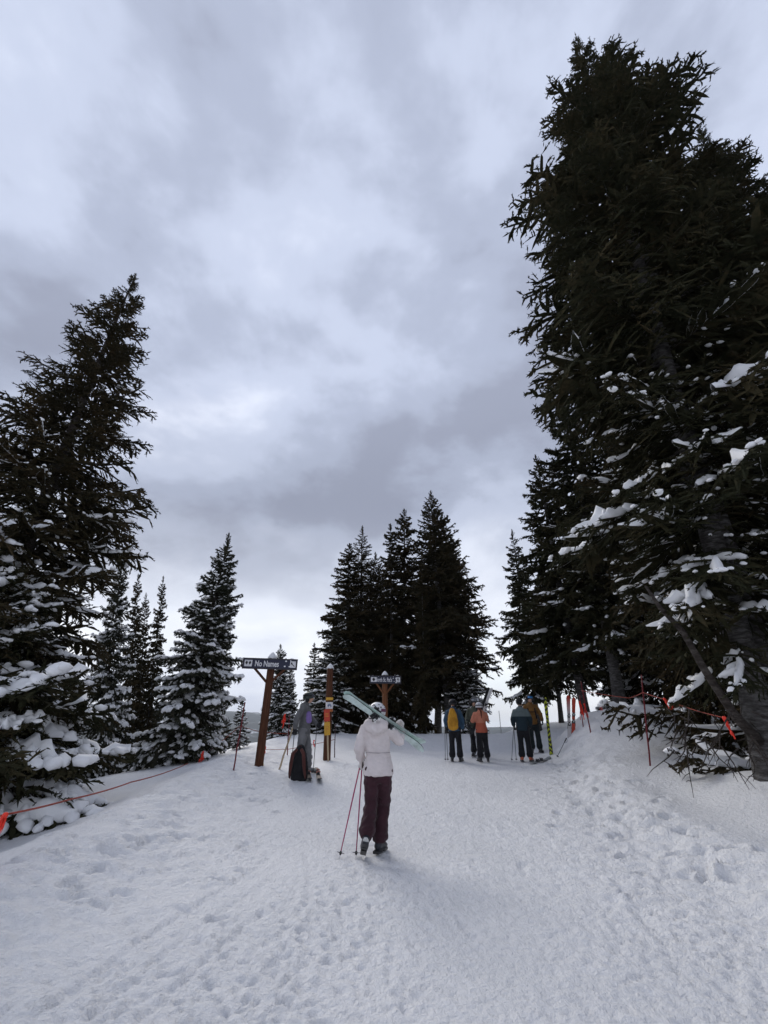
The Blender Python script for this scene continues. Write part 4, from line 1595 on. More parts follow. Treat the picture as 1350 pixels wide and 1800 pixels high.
def poly_plate(name, pts, mat, thick=0.006):
    n = len(pts)
    V = [(x, y, 0) for x, y in pts] + [(x, y, thick) for x, y in pts]
    F = [tuple(reversed(range(n))), tuple(range(n, 2 * n))] + [(i, (i + 1) % n, n + (i + 1) % n, n + i) for i in range(n)]
    me = bpy.data.meshes.new(name)
    me.from_pydata(V, [], F)
    me.materials.append(mat)
    return bpy.data.objects.new(name, me)


def rect(w, h, cx=0, cy=0):
    return [(cx - w / 2, cy - h / 2), (cx + w / 2, cy - h / 2), (cx + w / 2, cy + h / 2), (cx - w / 2, cy + h / 2)]


def diamond(cx, cy, w, h):
    return [(cx, cy - h / 2), (cx + w / 2, cy), (cx, cy + h / 2), (cx - w / 2, cy)]


def snow_cap(parent, c, r, h, seed=0, sharp=1.0):
    v = Vol()
    rings = []
    for i, (zz, rr) in enumerate(((-0.10, 0.98), (0.0, 1.12), (0.25, 1.02), (0.5, 0.80), (0.75, 0.50), (0.93, 0.22), (1.0, 0.05))):
        rr = rr ** sharp
        rings.append([Vector(c) + Vector((r * rr * math.cos(q * math.pi / 7) * (1 + 0.10 * math.sin(q * 1.7 + seed)), r * rr * math.sin(q * math.pi / 7) * (1 + 0.08 * math.cos(q * 2.1 + seed)), h * zz)) for q in range(14)])
    v.rings(rings)
    return v.raw('snow_cap', TREE_SNOW, parent, True)


def post_mesh(name, H, r, mat, seed=1):
    V, F = [], []
    n, rings = 14, 16
    for i in range(rings):
        z = H * i / (rings - 1) - (0.3 if i == 0 else 0)
        for q in range(n):
            a = 2 * math.pi * q / n
            rr = r * (1.03 - 0.10 * i / rings) * (1 + 0.035 * float(perlin(q * .7 + seed, z * 1.3 + seed, 9)))
            V.append((rr * math.cos(a), rr * math.sin(a), z))
    for i in range(rings - 1):
        for q in range(n):
            a, b = i * n + q, i * n + (q + 1) % n
            F.append((a, b, b + n, a + n))
    F.append(tuple((rings - 1) * n + q for q in range(n)))
    me = bpy.data.meshes.new(name)
    me.from_pydata(V, [], F)
    me.materials.append(mat)
    for p in me.polygons:
        p.use_smooth = len(p.vertices) == 4
    return me


def standing(name, b, t, label, cat, group=None):
    """Empty at b whose z axis runs to t"""
    b, t = Vector(b), Vector(t)
    root = empty(name, b)
    root.rotation_mode = 'QUATERNION'
    root.rotation_quaternion = Vector((0, 0, 1)).rotation_difference((t - b).normalized())
    tag(root, label, cat, group)
    return root, (t - b).length


def trail_sign(base_px, top_px, Y, r, w, h, text, label, symbol, post_mat, tilt, yaw, drop, cap, shift=0.0, text_w=0.44):
    b = at(base_px[0], base_px[1], Y)
    b.z = ground(b.x, b.y) - 0.03
    root, H = standing('trail_sign', b, at(top_px[0], top_px[1], Y), label, 'sign', 'trail name signs on posts')
    link(bpy.data.objects.new('post', post_mesh('post', H, r, post_mat)), root)
    bd = poly_plate('board', rect(w, h), NAVY, 0.035)
    link(bd, root)
    bd.rotation_euler = Euler((math.pi / 2, tilt, yaw), 'XYZ')
    bd.location = (shift, -r - 0.045, H - drop)
    fw = 0.028
    fr = []
    for pts in (rect(w + 0.03, fw, 0, h / 2 + 0.002), rect(w + 0.03, fw, 0, -h / 2 - 0.002)):
        fr.append(pts)
    for pts in (rect(fw, h - fw, -w / 2 + 0.001, 0), rect(fw, h - fw, w / 2 - 0.001, 0)):
        fr.append(pts)
    for pts in fr:
        e = poly_plate('frame_strip', pts, plastic('dark_frame', (0.035, 0.03, 0.035), 0.6), 0.046)
        link(e, bd)
    L = lettering(text, w * text_w, h * 0.60, WHITE, bold=0.022)
    link(L, bd)
    L.location = (-w * 0.055, 0, 0.041)
    # rating symbol on a white square at the left, arrow on a white square at the right
    sq = poly_plate('rating_plate', rect(h * 0.82, h * 0.66, -w / 2 + h * 0.56, 0.01 * h), WHITE, 0.005)
    link(sq, bd)
    sq.location = (0, 0, 0.0355)
    if symbol == 'double':
        for sx in (-1, 1):
            d = poly_plate('black_diamond', diamond(-w / 2 + h * 0.56 + sx * h * 0.18, h * 0.06, h * 0.30, h * 0.42), BLACKP, 0.004)
            link(d, bd)
            d.location = (0, 0, 0.041)
    else:
        d = poly_plate('black_diamond', diamond(-w / 2 + h * 0.56, 0.02 * h, h * 0.46, h * 0.56), BLACKP, 0.004)
        link(d, bd)
        d.location = (0, 0, 0.041)
    ax, ay = w / 2 - h * 0.42, 0.0
    aq = poly_plate('arrow_plate', rect(h * 0.62, h * 0.66, ax, ay), WHITE, 0.005)
    link(aq, bd)
    aq.location = (0, 0, 0.0355)
    k = h * 0.5
    if symbol == 'double':
        arrow = [(-.42, .44), (-.05, .30), (-.17, .17), (.42, -.36), (.30, -.46), (-.27, .06), (-.40, -.06)]
    else:
        arrow = [(0, .48), (.34, .10), (.12, .10), (.12, -.46), (-.12, -.46), (-.12, .10), (-.34, .10)]
    ar = poly_plate('arrow', [(ax + x * k, ay + y * k) for x, y in reversed(arrow)], BLACKP, 0.004)
    link(ar, bd)
    ar.location = (0, 0, 0.041)
    # wind-packed snow stuck to the board
    rng = random.Random(len(text))
    for _ in range(7):
        s = rng.uniform(0.010, 0.028)
        v = Vol()
        v.ball((rng.uniform(0.20, 0.40) * w if rng.random() < .75 else rng.uniform(-.3, .2) * w, rng.choice([-1, 1, 1]) * h * rng.uniform(0.05, 0.42), 0.037), (s * rng.uniform(.8, 1.6), s, s * 0.4), None, 8, 6)
        v.raw('snow_patch', TREE_SNOW, bd, True)
    v = Vol()
    v.tube([(w * x, h / 2 + 0.012, 0.02) for x in (0.36, 0.40, 0.43)], [(0.02, 0.012), (0.035, 0.024), (0.02, 0.01)], seg=8)
    v.raw('snow_ridge', TREE_SNOW, bd, True)
    for sx in (-1, 1):
        v = Vol()
        z0 = H - drop - h / 2 - 0.34
        v.tube([(sx * r * 0.7 , -r * 0.75, z0), (sx * (w * 0.31) + shift, -r - 0.012, H - drop - h / 2 + 0.05)], [0.036, 0.036], seg=4)
        v.raw('brace', post_mat, root)
    snow_cap(root, (0, 0, H), r * 1.0, cap, 1.0)
    v = Vol()
    v.tube([(0, 0, H - 0.035), (0, 0, H + 0.004)], [r * 1.16, r * 1.10], cap=False)
    v.raw('cap_ring', BLACKP, root)
    return root


trail_sign((455, 1346), (478.5, 1158), 13.5, 0.115, 1.56, 0.27, 'No Names', 'dark blue No Names trail sign with two black diamonds on a brown post', 'double',
           POST_WOOD, math.radians(0.6), math.radians(3), 0.17, 0.19, shift=0.0)
trail_sign((677, 1302), (676.5, 1187), 19.0, 0.115, 1.26, 0.28, "North St. Pat's", "smaller dark blue North St. Pat's trail sign beyond the woman in white", 'single',
           POST_WOOD_L, math.radians(0.8), 0.0, 0.19, 0.17, shift=0.02, text_w=0.54)


def bare_post():
    Y = 15.5
    b = at(574.5, 1332, Y)
    b.z = ground(b.x, b.y) - 0.03
    root, H = standing('wooden_post', b, at(580.5, 1175, Y), 'tall brown wooden post with small plates and a pointed snow cap', 'post')
    link(bpy.data.objects.new('post', post_mesh('post', H, 0.115, POST_WOOD, 5)), root)
    snow_cap(root, (0, 0, H), 0.105, 0.16, 2.0)

    def plate(z, w, h, mat, name, x=0.03):
        p = poly_plate(name, rect(w, h), mat, 0.012)
        link(p, root)
        p.rotation_euler = (math.pi / 2, 0, 0)
        p.location = (x, -0.125, z)
        return p
    f = H / 157.0
    plate(H - 55 * f, 0.235, 0.085, YELP, 'yellow_plate')
    wp = plate(H - 66.5 * f, 0.235, 0.20, WHITE, 'white_plate')
    for pts in ([(-.03, .06), (-.055, .0), (-.03, -.06), (-.005, 0)], [(.02, .07), (-.005, .02), (.02, -.03), (.045, .02)], [(.055, .03), (.035, -.02), (.055, -.065), (.075, -.02)]):
        e = poly_plate('blue_mark', pts, BLUEP, 0.004)
        link(e, wp)
        e.location = (0, 0, 0.013)
    plate(H - 75 * f, 0.235, 0.07, ORAP, 'orange_plate')


bare_post()


def stake_sign():
    Y = 15.25
    b = at(577.5, 1333, Y)
    b.z = ground(b.x, b.y) - 0.05
    root, H = standing('stake_sign', b, at(574.6, 1247, Y), 'bare wooden stake carrying a red notice above a yellow one, leaning on the post', 'sign')
    v = Vol()
    v.tube([(0, 0, -.1), (0, 0, H * .98)], [0.027, 0.025], seg=4)
    v.raw('stake', STICK_WOOD, root)
    for z0, z1, mat, nm in ((H * 0.765, H * 1.0, REDP, 'red_notice'), (H * 0.505, H * 0.755, YELP, 'yellow_notice')):
        p = poly_plate(nm, rect(0.185, z1 - z0), mat, 0.014)
        link(p, root)
        p.rotation_euler = (math.pi / 2, 0, math.radians(-4))
        p.location = (0, -0.03, (z0 + z1) / 2)
        for k in range(3):
            e = poly_plate('print_line', rect(0.12 - 0.02 * (k % 2), 0.012, 0, 0.05 - k * 0.04), YELP if mat is REDP else ORAP, 0.002)
            link(e, p)
            e.location = (0, 0, 0.0145)


stake_sign()


def marker_pole(base_px, top_px, Y, label, mat=None, r=0.017, group='red marker poles', name='marker_pole', Yt=None, cat='pole', topcap=True):
    b = at(base_px[0], base_px[1], Y)
    b.z = ground(b.x, b.y) - 0.08
    root, H = standing(name, b, at(top_px[0], top_px[1], Yt or Y), label, cat, group)
    mat = mat or RED_POLE
    pts = [(0, 0, 0)] + [(0.006 * math.sin(i * 2.1), 0.006 * math.cos(i * 1.7), H * i / 6) for i in range(1, 7)]
    link(bpy.data.objects.new('shaft', tube_mesh('shaft', pts, [r * (1.08 - 0.05 * i) for i in range(7)], mat, 9)), root)
    for i in range(1, 6):
        z = H * (i / 6.3 + 0.03 * math.sin(i * 3))
        v = Vol()
        v.tube([(0, 0, z - 0.008), (0, 0, z), (0, 0, z + 0.008)], [r * 1.02, r * 1.22, r * 1.02], seg=9, cap=False)
        v.raw('joint', mat, root, True)
    return root


marker_pole((1142, 1347), (1127.5, 1186), 11.0, 'red bamboo pole standing in the snow bank below the right trees', Yt=11.0)
marker_pole((410, 1355), (431, 1234), 12.2, 'slanting red bamboo pole left of the No Names sign', Yt=12.0)
marker_pole((1036, 1277), (1021, 1198), 14.6, 'red bamboo pole beside the upright red skis, tangled in tape', r=0.018)
marker_pole((1023.5, 1272), (1019, 1222), 15.2, 'short dark pole holding orange tape, left of the tangled red pole', r=0.015)
marker_pole((506, 1316), (509, 1256), 16.5, 'thin dark red pole behind the man in grey', r=0.017)
marker_pole((588, 1330), (589.5, 1272), 16.0, 'short dark pole just right of the bare wooden post', plastic('dark_pole', (0.07, 0.035, 0.04), 0.5), r=0.016)
marker_pole((420, 1322), (423, 1296), 18.5, 'little dark pole on the slope behind the slanting red pole', plastic('dark_pole', (0.07, 0.035, 0.04), 0.5), r=0.016)
marker_pole((881, 1288), (877, 1249), 25.0, 'thin grey pole alone in the bright gap on the crest', GREY_PL, r=0.016, group='grey and bare poles')
marker_pole((490, 1341), (518.5, 1268), 12.7, 'bare bamboo stick leaning behind the man in grey', STICK_WOOD, r=0.023, group='grey and bare poles')
marker_pole((463.5, 1345), (459.5, 1262), 13.7, 'thin yellow pole hidden behind the No Names post', plastic('yellow_pole', (0.5, 0.42, 0.05), 0.5), r=0.014, group='grey and bare poles')


def rope(pts, label, r=0.008):
    P = [Vector(p) for p in pts]
    dense = []
    for i in range(len(P) - 1):
        a, b = P[i], P[i + 1]
        n = 8
        for q in range(n):
            t = q / n
            c = a.lerp(b, t)
            c.z -= 0.022 * (b - a).length * 4 * t * (1 - t) * 0.35
            dense.append(c)
    dense.append(P[-1])
    o = P[0].copy()
    ob = link(bpy.data.objects.new('rope', tube_mesh('rope', [p - o for p in dense], r, ROPE, 6)))
    ob.location = o
    return tag(ob, label, 'rope', 'orange boundary ropes')


rope([hit(-70, 1446, .5), hit(8, 1432, .5), hit(120, 1406, .42), hit(230, 1375, .3), hit(330, 1342, .15)], 'long orange rope sagging over the snow at the left edge', 0.0105)
rope([at(345, 1338, 16.8), at(391, 1302, 17.0), at(422, 1276, 17.0), at(456, 1286, 16.5), at(505, 1290, 16.5)], 'orange rope rising from the snowy fir to behind the sign post')
rope([at(462, 1317, 16.0), at(507, 1317, 16.4), at(588, 1300, 16.0)], 'low orange rope behind the man in grey')
rope([at(1022, 1214, 14.6), at(1105, 1227, 13.0), at(1130, 1217, 11.0)], 'orange rope from the mound to the top of the red pole')
rope([at(1130, 1217, 11.0), at(1168, 1229, 9.8), at(1205, 1243, 9.0), at(1275, 1262, 7.6)], 'orange rope from the red pole in under the right boughs')


def tape(p, n, ln, label, seed, group='strips of orange tape', w=0.020, spread=0.05, cat='tape', side=0.0):
    """a knot of plastic flagging tape with several hanging ends"""
    rng = random.Random(seed)
    w, spread, ln = w * 0.72, spread * 0.75, ln * 0.85
    root = empty('flagging_tape', p)
    v = Vol()
    v.ball((0, 0, 0), (0.030, 0.026, 0.030), None, 8, 6)
    v.raw('knot', RED_TAPE, root, True)
    for i in range(n):
        L = ln * rng.uniform(0.55, 1.0)
        ph = rng.uniform(0, 6.28)
        dx = rng.uniform(-spread, spread)
        pts = []
        m = 9
        for q in range(m):
            t = q / (m - 1)
            pts.append((dx * t + side * L * t + 0.018 * math.sin(ph + t * 6), rng.uniform(-.01, .01) + 0.02 * math.cos(ph + t * 5), -L * t * math.sqrt(max(0.05, 1 - side * side)) + 0.01 * math.sin(t * 9 + ph)))
        v = Vol()
        ro = [(w * (0.5 + 0.5 * abs(math.sin(ph + q * 0.9))), 0.003) for q in range(m)]
        v.tube(pts, ro, xref=(math.cos(ph), math.sin(ph), 0), seg=6, cap=False)
        v.raw('strip', RED_TAPE, root, True)
    return tag(root, label, cat, group)


tape(hit(9, 1433, .51), 5, 0.55, 'red orange tape hanging from the rope at the left edge', 1, w=0.026, spread=0.10, side=-0.16)
tape(at(357, 1322, 15.2), 6, 0.34, 'bundle of orange tape below the leaning snowy fir', 2, w=0.036, spread=0.09)
tape(at(1019, 1234, 14.7), 4, 0.62, 'long tangle of orange tape on the pole beside the red skis', 3, w=0.026, spread=0.13)
tape(at(1027, 1238, 14.5), 4, 0.45, 'shorter bunch of orange tape on the tangled red pole', 4, w=0.022, spread=0.08)
tape(at(1055, 1236, 14.2), 3, 0.30, 'small tape end hanging alone right of the tangled red pole', 5, w=0.022)
tape(at(1168, 1229, 9.7), 7, 0.26, 'ragged orange tape on the rope right of the red pole', 6, w=0.022, spread=0.18, side=0.3)
tape(at(1273, 1262, 7.35), 4, 0.40, 'bright tape strip dangling from the boughs at the right', 7, w=0.020, spread=0.05, side=0.25)
tape(at(501, 1256, 16.4), 5, 0.50, 'bundle of red tape behind the man in grey', 8, w=0.034, spread=0.12)
tape(at(552, 1302, 18.5), 3, 0.28, 'tiny orange tape before the crest clump, left of the bare post', 9, w=0.026)
tape(at(466, 1312, 16.0), 2, 0.28, 'thin tape end just right of the No Names post', 10, w=0.022)
tape(at(391, 1303, 17.0), 2, 0.18, 'small tape on the rope beside the leaning snowy fir', 11, w=0.024)


def lift_tower():
    Y = 40.0
    b = at(834, 1290, Y)
    b.z = ground(b.x, b.y) - 0.1
    root, H = standing('lift_mast', b, at(833, 1140, Y), 'thin grey mast with rungs at the right edge of the crest clump', 'mast')
    link(bpy.data.objects.new('mast_pole', tube_mesh('mast_pole', [(0, 0, 0), (0, 0, H)], 0.05, GREY_PL, 8)), root)
    for s in (-1, 1):
        link(bpy.data.objects.new('rail', tube_mesh('rail', [(s * 0.2 + .3, -.1, H * .3), (s * 0.2 + .3, -.1, H * .97)], 0.022, GREY_PL, 6)), root)
    for i in range(16):
        z = H * (.32 + .042 * i)
        link(bpy.data.objects.new('rung', tube_mesh('rung', [(.1, -.1, z), (.5, -.1, z)], 0.018, GREY_PL, 5)), root)


lift_tower()


def stump():
    b = at(1128, 1258, 14.0)
    b.z = ground(b.x, b.y) - 0.1
    t = at(1126.5, 1224, 14.0)
    h = t.z - b.z
    root = empty('snowy_stump', b)
    link(bpy.data.objects.new('stem', tube_mesh('stem', [(0, 0, 0), (0.01, 0, h * .5), (0, 0, h * .8)], [.05, .045, .04], BARK_D, 8)), root)
    v = Vol()
    v.tube([(0.02, 0, h * .12), (0.01, 0, h * .35), (0, 0, h * .6), (-.02, 0, h * .85)], [(.07, .08), (.08, .09), (.115, .11), (.09, .10)])
    v.ball((.10, 0, h * .5), (.07, .08, .09))
    v.ball((-.09, .02, h * .72), (.07, .08, .07))
    v.fuse('snow_plaster', TREE_SNOW, root, 0.02, 4, 0.02, 6.0, 2)
    tag(root, 'little snow plastered stump on top of the right mound', 'stump')


stump()

# ------------------------------------------------------------------ people, skis, packs
WY = 6.8
wl = at(660, 1505, WY)
wl.z = ground(wl.x, wl.y) + 0.0


def shaded_two(name, c_low, c_up, z, soft=0.004, rough=0.85):
    """fabric in two panels, seam at height z of the garment"""
    m, t, b = principled(name, c_low, rough, 0.2)
    tc = N(t, 'ShaderNodeTexCoord')
    sp = N(t, 'ShaderNodeSeparateXYZ')
    t.links.new(tc.outputs['Object'], sp.inputs[0])
    n = N(t, 'ShaderNodeTexNoise', Scale=14.0, Detail=4.0)
    t.links.new(tc.outputs['Object'], n.inputs['Vector'])
    f = ramp(t, math_node(t, 'MULTIPLY', sp.outputs[2], 0.5), [(z / 2 - soft, 0.0), (z / 2 + soft, 1.0)])
    col = mix_rgb(t, f, c_low, c_up)
    col = mix_rgb(t, math_node(t, 'MULTIPLY', n.outputs['Fac'], 0.3), col, (0.02, 0.02, 0.02), 'MIX')
    t.links.new(col, b.inputs['Base Color'])
    bp = N(t, 'ShaderNodeBump', Strength=0.25, Distance=0.02)
    t.links.new(n.outputs['Fac'], bp.inputs['Height'])
    t.links.new(bp.outputs[0], b.inputs['Normal'])
    MATS[name] = m
    return m


JK_WHITE = fabric('cream_jacket', (0.66, 0.60, 0.59), 0.85, 0.06, 0.4)
TR_MAROON = fabric('maroon_trousers', (0.040, 0.015, 0.021), 0.85, 0.2)
KNIT = fabric('white_knit', (0.62, 0.58, 0.57), 0.95, 0.12, 0.6)
woman, jw, Rw, jkw = make_person(
    wl, 0.0, 'person in a cream hooded jacket and maroon trousers walking uphill with skis on the shoulder',
    dict(hipL=(-.055, 0, .92), hipR=(.115, 0, .92), pel=(.03, 0, .94), kneeL=(-.065, .01, .52), kneeR=(.10, .11, .51),
         ankL=(-.115, -.19, .215), ankR=(.045, .05, .125), toeL=(-.12, .86, -.50), toeR=(.42, 1, 0),
         waist=(.028, .02, 1.12), chest=(.0, .03, 1.28), neck=(-.005, .02, 1.465), head=(.012, .06, 1.635),
         shL=(-.165, .0, 1.405), shR=(.165, .02, 1.405), elL=(-.235, -.03, 1.19), wrL=(-.215, .10, 1.045), dL=(.0, .35, -1), bL=(-1, 0, 0),
         elR=(.335, .14, 1.27), wrR=(.365, .33, 1.42), dR=(-.15, .15, 1), bR=(.6, .6, .2), hyaw=-0.25, hpitch=0.0),
    JK_WHITE, TR_MAROON, 1.0, 0.011, KNIT, plastic('dark_boot', (0.018, 0.02, 0.027), 0.45), WHITE_PL, hood='big', female=True, hem=.86, wr=0.019,
    sole=BLACK_PL, curls=(1.0, 1.15))
v = Vol()
v.ball(jw['ankL'] + Vector((.0, -.085, -.02)), (.036, .016, .042))
v.raw('heel_plate', plastic('pale_plate', (0.6, 0.6, 0.58), 0.5), woman, True)
hw = helmet(woman, jw['head'], Rw, plastic('white_helmet', (0.66, 0.65, 0.66), 0.4))
goggles(woman, jw['head'], Rw, fabric('purple_strap', (0.16, 0.05, 0.10), 0.7, 0.5), GLASS_D, WHITE_PL)
v = Vol()                                                         # waist seam and drawcord of the jacket
v.tube([(-.135, -.085, 1.135), (-.06, -.122, 1.132), (.03, -.134, 1.13), (.12, -.122, 1.132), (.19, -.085, 1.135)], [.0045] * 5, seg=6)
v.raw('waist_seam', fabric('seam_grey', (0.30, 0.27, 0.27), 0.9), woman)
hair_cap(woman, jw['head'] + Vector((0, 0, -.03)), Rw, HAIR)

MINT = fabric('mint_ski', (0.48, 0.575, 0.55), 0.4, 0.25, 0.05)
MINT_D = fabric('green_ski', (0.13, 0.42, 0.30), 0.4, 0.2, 0.05)
A = at(604, 1219, WY - .62)
B = at(743, 1315, WY + .52)
nn = Vector((-.35, -.85, -.30))
pair = 'skis on the shoulder of the person in cream'
ski_thing('ski', A, B, nn, 'pale mint ski facing the camera on the shoulder of the walker in cream', MINT, MINT_D, 0.100, pair)
off = (-nn.normalized()) * 0.012
ski_thing('ski', A + off + Vector((.01, 0, 0)), B + off + Vector((.05, .02, .022)), -nn, 'dark edged ski lying under the mint ski, bindings on its far side', MINT_D, MINT, 0.100, pair)
PINK = plastic('pink_pole', (0.36, 0.035, 0.12), 0.4, 0.4)
hL = wl + jw['wrL'] + Vector((0, .03, -.085))
gp = 'pink ski poles of the person in cream'
for px, py, lb, dx in ((596, 1504, 'pink ski pole planted wide, left one in the hand of the walker in cream', -.012), (625.5, 1498, 'pink ski pole hanging nearly straight beside the left boot', .018)):
    q = at(px, py, WY - .12)
    q.z = ground(q.x, q.y) - 0.02
    tp = hL + Vector((dx, 0, 0))
    d = (tp - q).normalized()
    ski_pole(tp + d * 0.12, q, lb, PINK, gp)

# man in grey at the left with pack and skis
ml = at(529, 1360, 12.0)
ml.z = ground(ml.x, ml.y)
JK_GREY = fabric('charcoal_shell', (0.12, 0.12, 0.123), 0.85, 0.2)
TR_GREY = fabric('grey_trousers', (0.165, 0.165, 0.17), 0.85, 0.2)
man, jm, Rm_, _ = make_person(
    ml, math.radians(-86), 'person in a charcoal suit and dark helmet standing sideways behind a backpack',
    dict(elR=(.27, -.17, 1.17), wrR=(.26, -.20, .95), elL=(-.20, .12, 1.18), wrL=(-.06, .30, 1.05), dR=(0, .1, -1), dL=(.2, .6, -.4), shR=(.20, -.03, 1.415), head=(0, .06, 1.645), hpitch=-.05, hyaw=-.08,
         chest=(0, .0, 1.28), ankL=(-.10, .13, .125), ankR=(.12, -.17, .125), toeL=(-.1, 1, 0), toeR=(.1, 1, 0), kneeL=(-.10, .12, .5), kneeR=(.11, -.05, .5)),
    JK_GREY, TR_GREY, 1.02, 0.013, BLACK, plastic('grey_boot', (0.25, 0.25, 0.25), 0.4), WHITE_PL, hood='down', hem=.83)
helmet(man, jm['head'], Rm_, plastic('dark_green_helmet', (0.018, 0.028, 0.024), 0.35), k=1.0)
goggles(man, jm['head'], Rm_, BLACK, GLASS_D, BLACK_PL, up=0.02)
v = Vol()
v.tube([(.12, .11, 1.13), (.135, .10, 1.20), (.135, .09, 1.31)], [(.06, .075), (.068, .08), (.06, .07)])
v.fuse('chest_panel', fabric('lilac_panel', (0.22, 0.15, 0.38), 0.8), man, 0.012, 2, .006)
pg = 'black ski poles of the person in charcoal'
for wv, lb, dx in (('wrR', 'black ski pole in the near hand of the person in charcoal', 0.0), ('wrL', 'black ski pole in the far hand of the person in charcoal', -.02)):
    h = to_world(man, jm[wv])
    q = Vector((h.x + dx, h.y - .05, ground(h.x, h.y - .05)))
    ski_pole(h + Vector((0, 0, .10)), q, lb, BLACK_PL, pg)


def backpack(loc, yaw, size, mat, strap_mat, label, tiltx=0.0, pocket=None, straps_out=True, straps=None, carried=False):
    w, d, h = size
    root = empty('backpack', loc, (tiltx, 0, yaw))
    v = Vol()
    v.tube([(0, 0, .04 * h), (0, 0, .3 * h), (0, 0, .65 * h), (0, -.02 * d, .93 * h)], [(w * .46, d * .46), (w * .5, d * .5), (w * .40, d * .44), (w * .24, d * .30)])
    v.fuse('pack_body', mat, root, 0.015, 4, 0.012, 8, 7)
    v = Vol()
    v.tube([(0, -d * .40, .12 * h), (0, -d * .52, .3 * h), (0, -d * .40, .55 * h)], [(w * .30, d * .12), (w * .34, d * .16), (w * .28, d * .1)])
    v.fuse('front_pocket', pocket or mat, root, 0.012, 3, 0.006, 8, 9)
    v = Vol()
    v.tube([(0, -d * .05, .88 * h), (0, -d * .1, .97 * h)], [(w * .28, d * .36), (w * .16, d * .22)])
    v.fuse('lid', pocket or mat, root, 0.012, 3, 0.006, 8, 10)
    for s in (-1, 1):
        v = Vol()
        if straps_out:
            v.tube([(s * w * .12, d * .42, .90 * h), (s * w * .30, d * .62, .78 * h), (s * w * .36, d * .68, .5 * h), (s * w * .42, d * .58, .2 * h), (s * w * .44, d * .45, .08 * h)],
                   [(.035, .013), (.042, .016), (.042, .016), (.03, .01), (.018, .006)], xref=(1, 0, 0), seg=10)
        else:
            v.tube([(s * w * .42, d * .1, .86 * h), (s * w * .52, -d * .25, .60 * h), (s * w * .5, -d * .2, .30 * h), (s * w * .44, d * .1, .1 * h)], [(.012, .006)] * 4, xref=(0, 0, 1), seg=8)
        v.raw('shoulder_strap' if straps_out else 'side_strap', strap_mat, root, True)
    v = Vol()
    v.tube([(-.03, d * .2, .95 * h), (-.02, d * .25, 1.01 * h), (.02, d * .25, 1.01 * h), (.03, d * .2, .95 * h)], [.008] * 4, seg=6)
    v.raw('haul_loop', strap_mat, root, True)
    tag(root, label, 'backpack')
    return root


bl = at(526, 1362, 11.45)
bl.z = ground(bl.x, bl.y) - 0.01
backpack(bl, math.radians(172), (0.42, 0.26, 0.70), fabric('black_pack', (0.012, 0.012, 0.014), 0.85, 0.3), fabric('maroon_strap', (0.075, 0.026, 0.022), 0.8, 0.25),
         'black backpack with maroon straps standing in the snow before the person in charcoal', tiltx=math.radians(-4), pocket=fabric('dark_teal_pack', (0.03, 0.045, 0.045), 0.85))
WOODTOP = fabric('brown_topsheet', (0.17, 0.13, 0.10), 0.5, 0.4, 0.05)
for px, py, lb in ((545, 1365, 'brown ski on the snow, tip beside the black backpack'), (563, 1364, 'brown ski on the snow, the right one of the two by the backpack')):
    t = at(px, py, 11.2)
    t.z = ground(t.x, t.y) + 0.045
    s = Vector((t.x - 0.32, t.y + 1.60, 0))
    s.z = ground(s.x, s.y) + 0.045
    ski_thing('ski', s, t, (0, 0, 1), lb, WOODTOP, BLACK_PL, 0.115, 'skis beside the black backpack', bind_mats=(BLACK_PL, plastic('coral_plastic', (0.55, 0.17, 0.13), 0.4)))

GY = 15.0
grp = 'skiers standing in conversation'
TR_BLACK = fabric('black_trousers', (0.012, 0.012, 0.015), 0.85, 0.3)

# yellow backpack
pa = at(803, 1343, GY)
pa.z = ground(pa.x, pa.y)
p1, j1, R1_, _ = make_person(pa, -0.25, 'person in a blue jacket and black trousers wearing a mustard backpack',
                             dict(elL=(-.27, -.02, 1.15), wrL=(-.27, .14, .98), elR=(.27, .0, 1.14), wrR=(.25, .06, .90), hyaw=-.5, dR=(0, .1, -1), dL=(0, .5, -.6)),
                             fabric('blue_jacket', (0.035, 0.075, 0.125), 0.85), TR_BLACK, 0.99, 0.022, BLACK, BLACK_PL, GREY_PL, group=grp)
helmet(p1, j1['head'], R1_, plastic('black_helmet', (0.014, 0.014, 0.017), 0.4), k=.99)
goggles(p1, j1['head'], R1_, BLACK, GLASS_D, BLACK_PL, k=.99)
bk = to_world(p1, (-.01, -.235, .90))
backpack(bk, -0.25, (0.34, 0.21, 0.56), fabric('mustard_pack', (0.50, 0.25, 0.025), 0.8, 0.2), fabric('dark_strap', (0.03, 0.025, 0.02), 0.8),
         'mustard yellow backpack on the back of the person in blue', pocket=fabric('mustard_pocket', (0.42, 0.20, 0.02), 0.8, 0.2), straps_out=False)
for dx, px, lb in ((-.02, 783, 'black ski pole at the far left of the group, outer one'), (.02, 787.5, 'black ski pole at the left of the group, nearer the blue jacket')):
    h = to_world(p1, j1['wrL']) + Vector((dx - .02, .05, .0))
    q = at(px, 1341, GY)
    q.z = ground(q.x, q.y)
    ski_pole(h + (h - q).normalized() * .12, q, lb, BLACK_PL, 'black ski poles of the group')

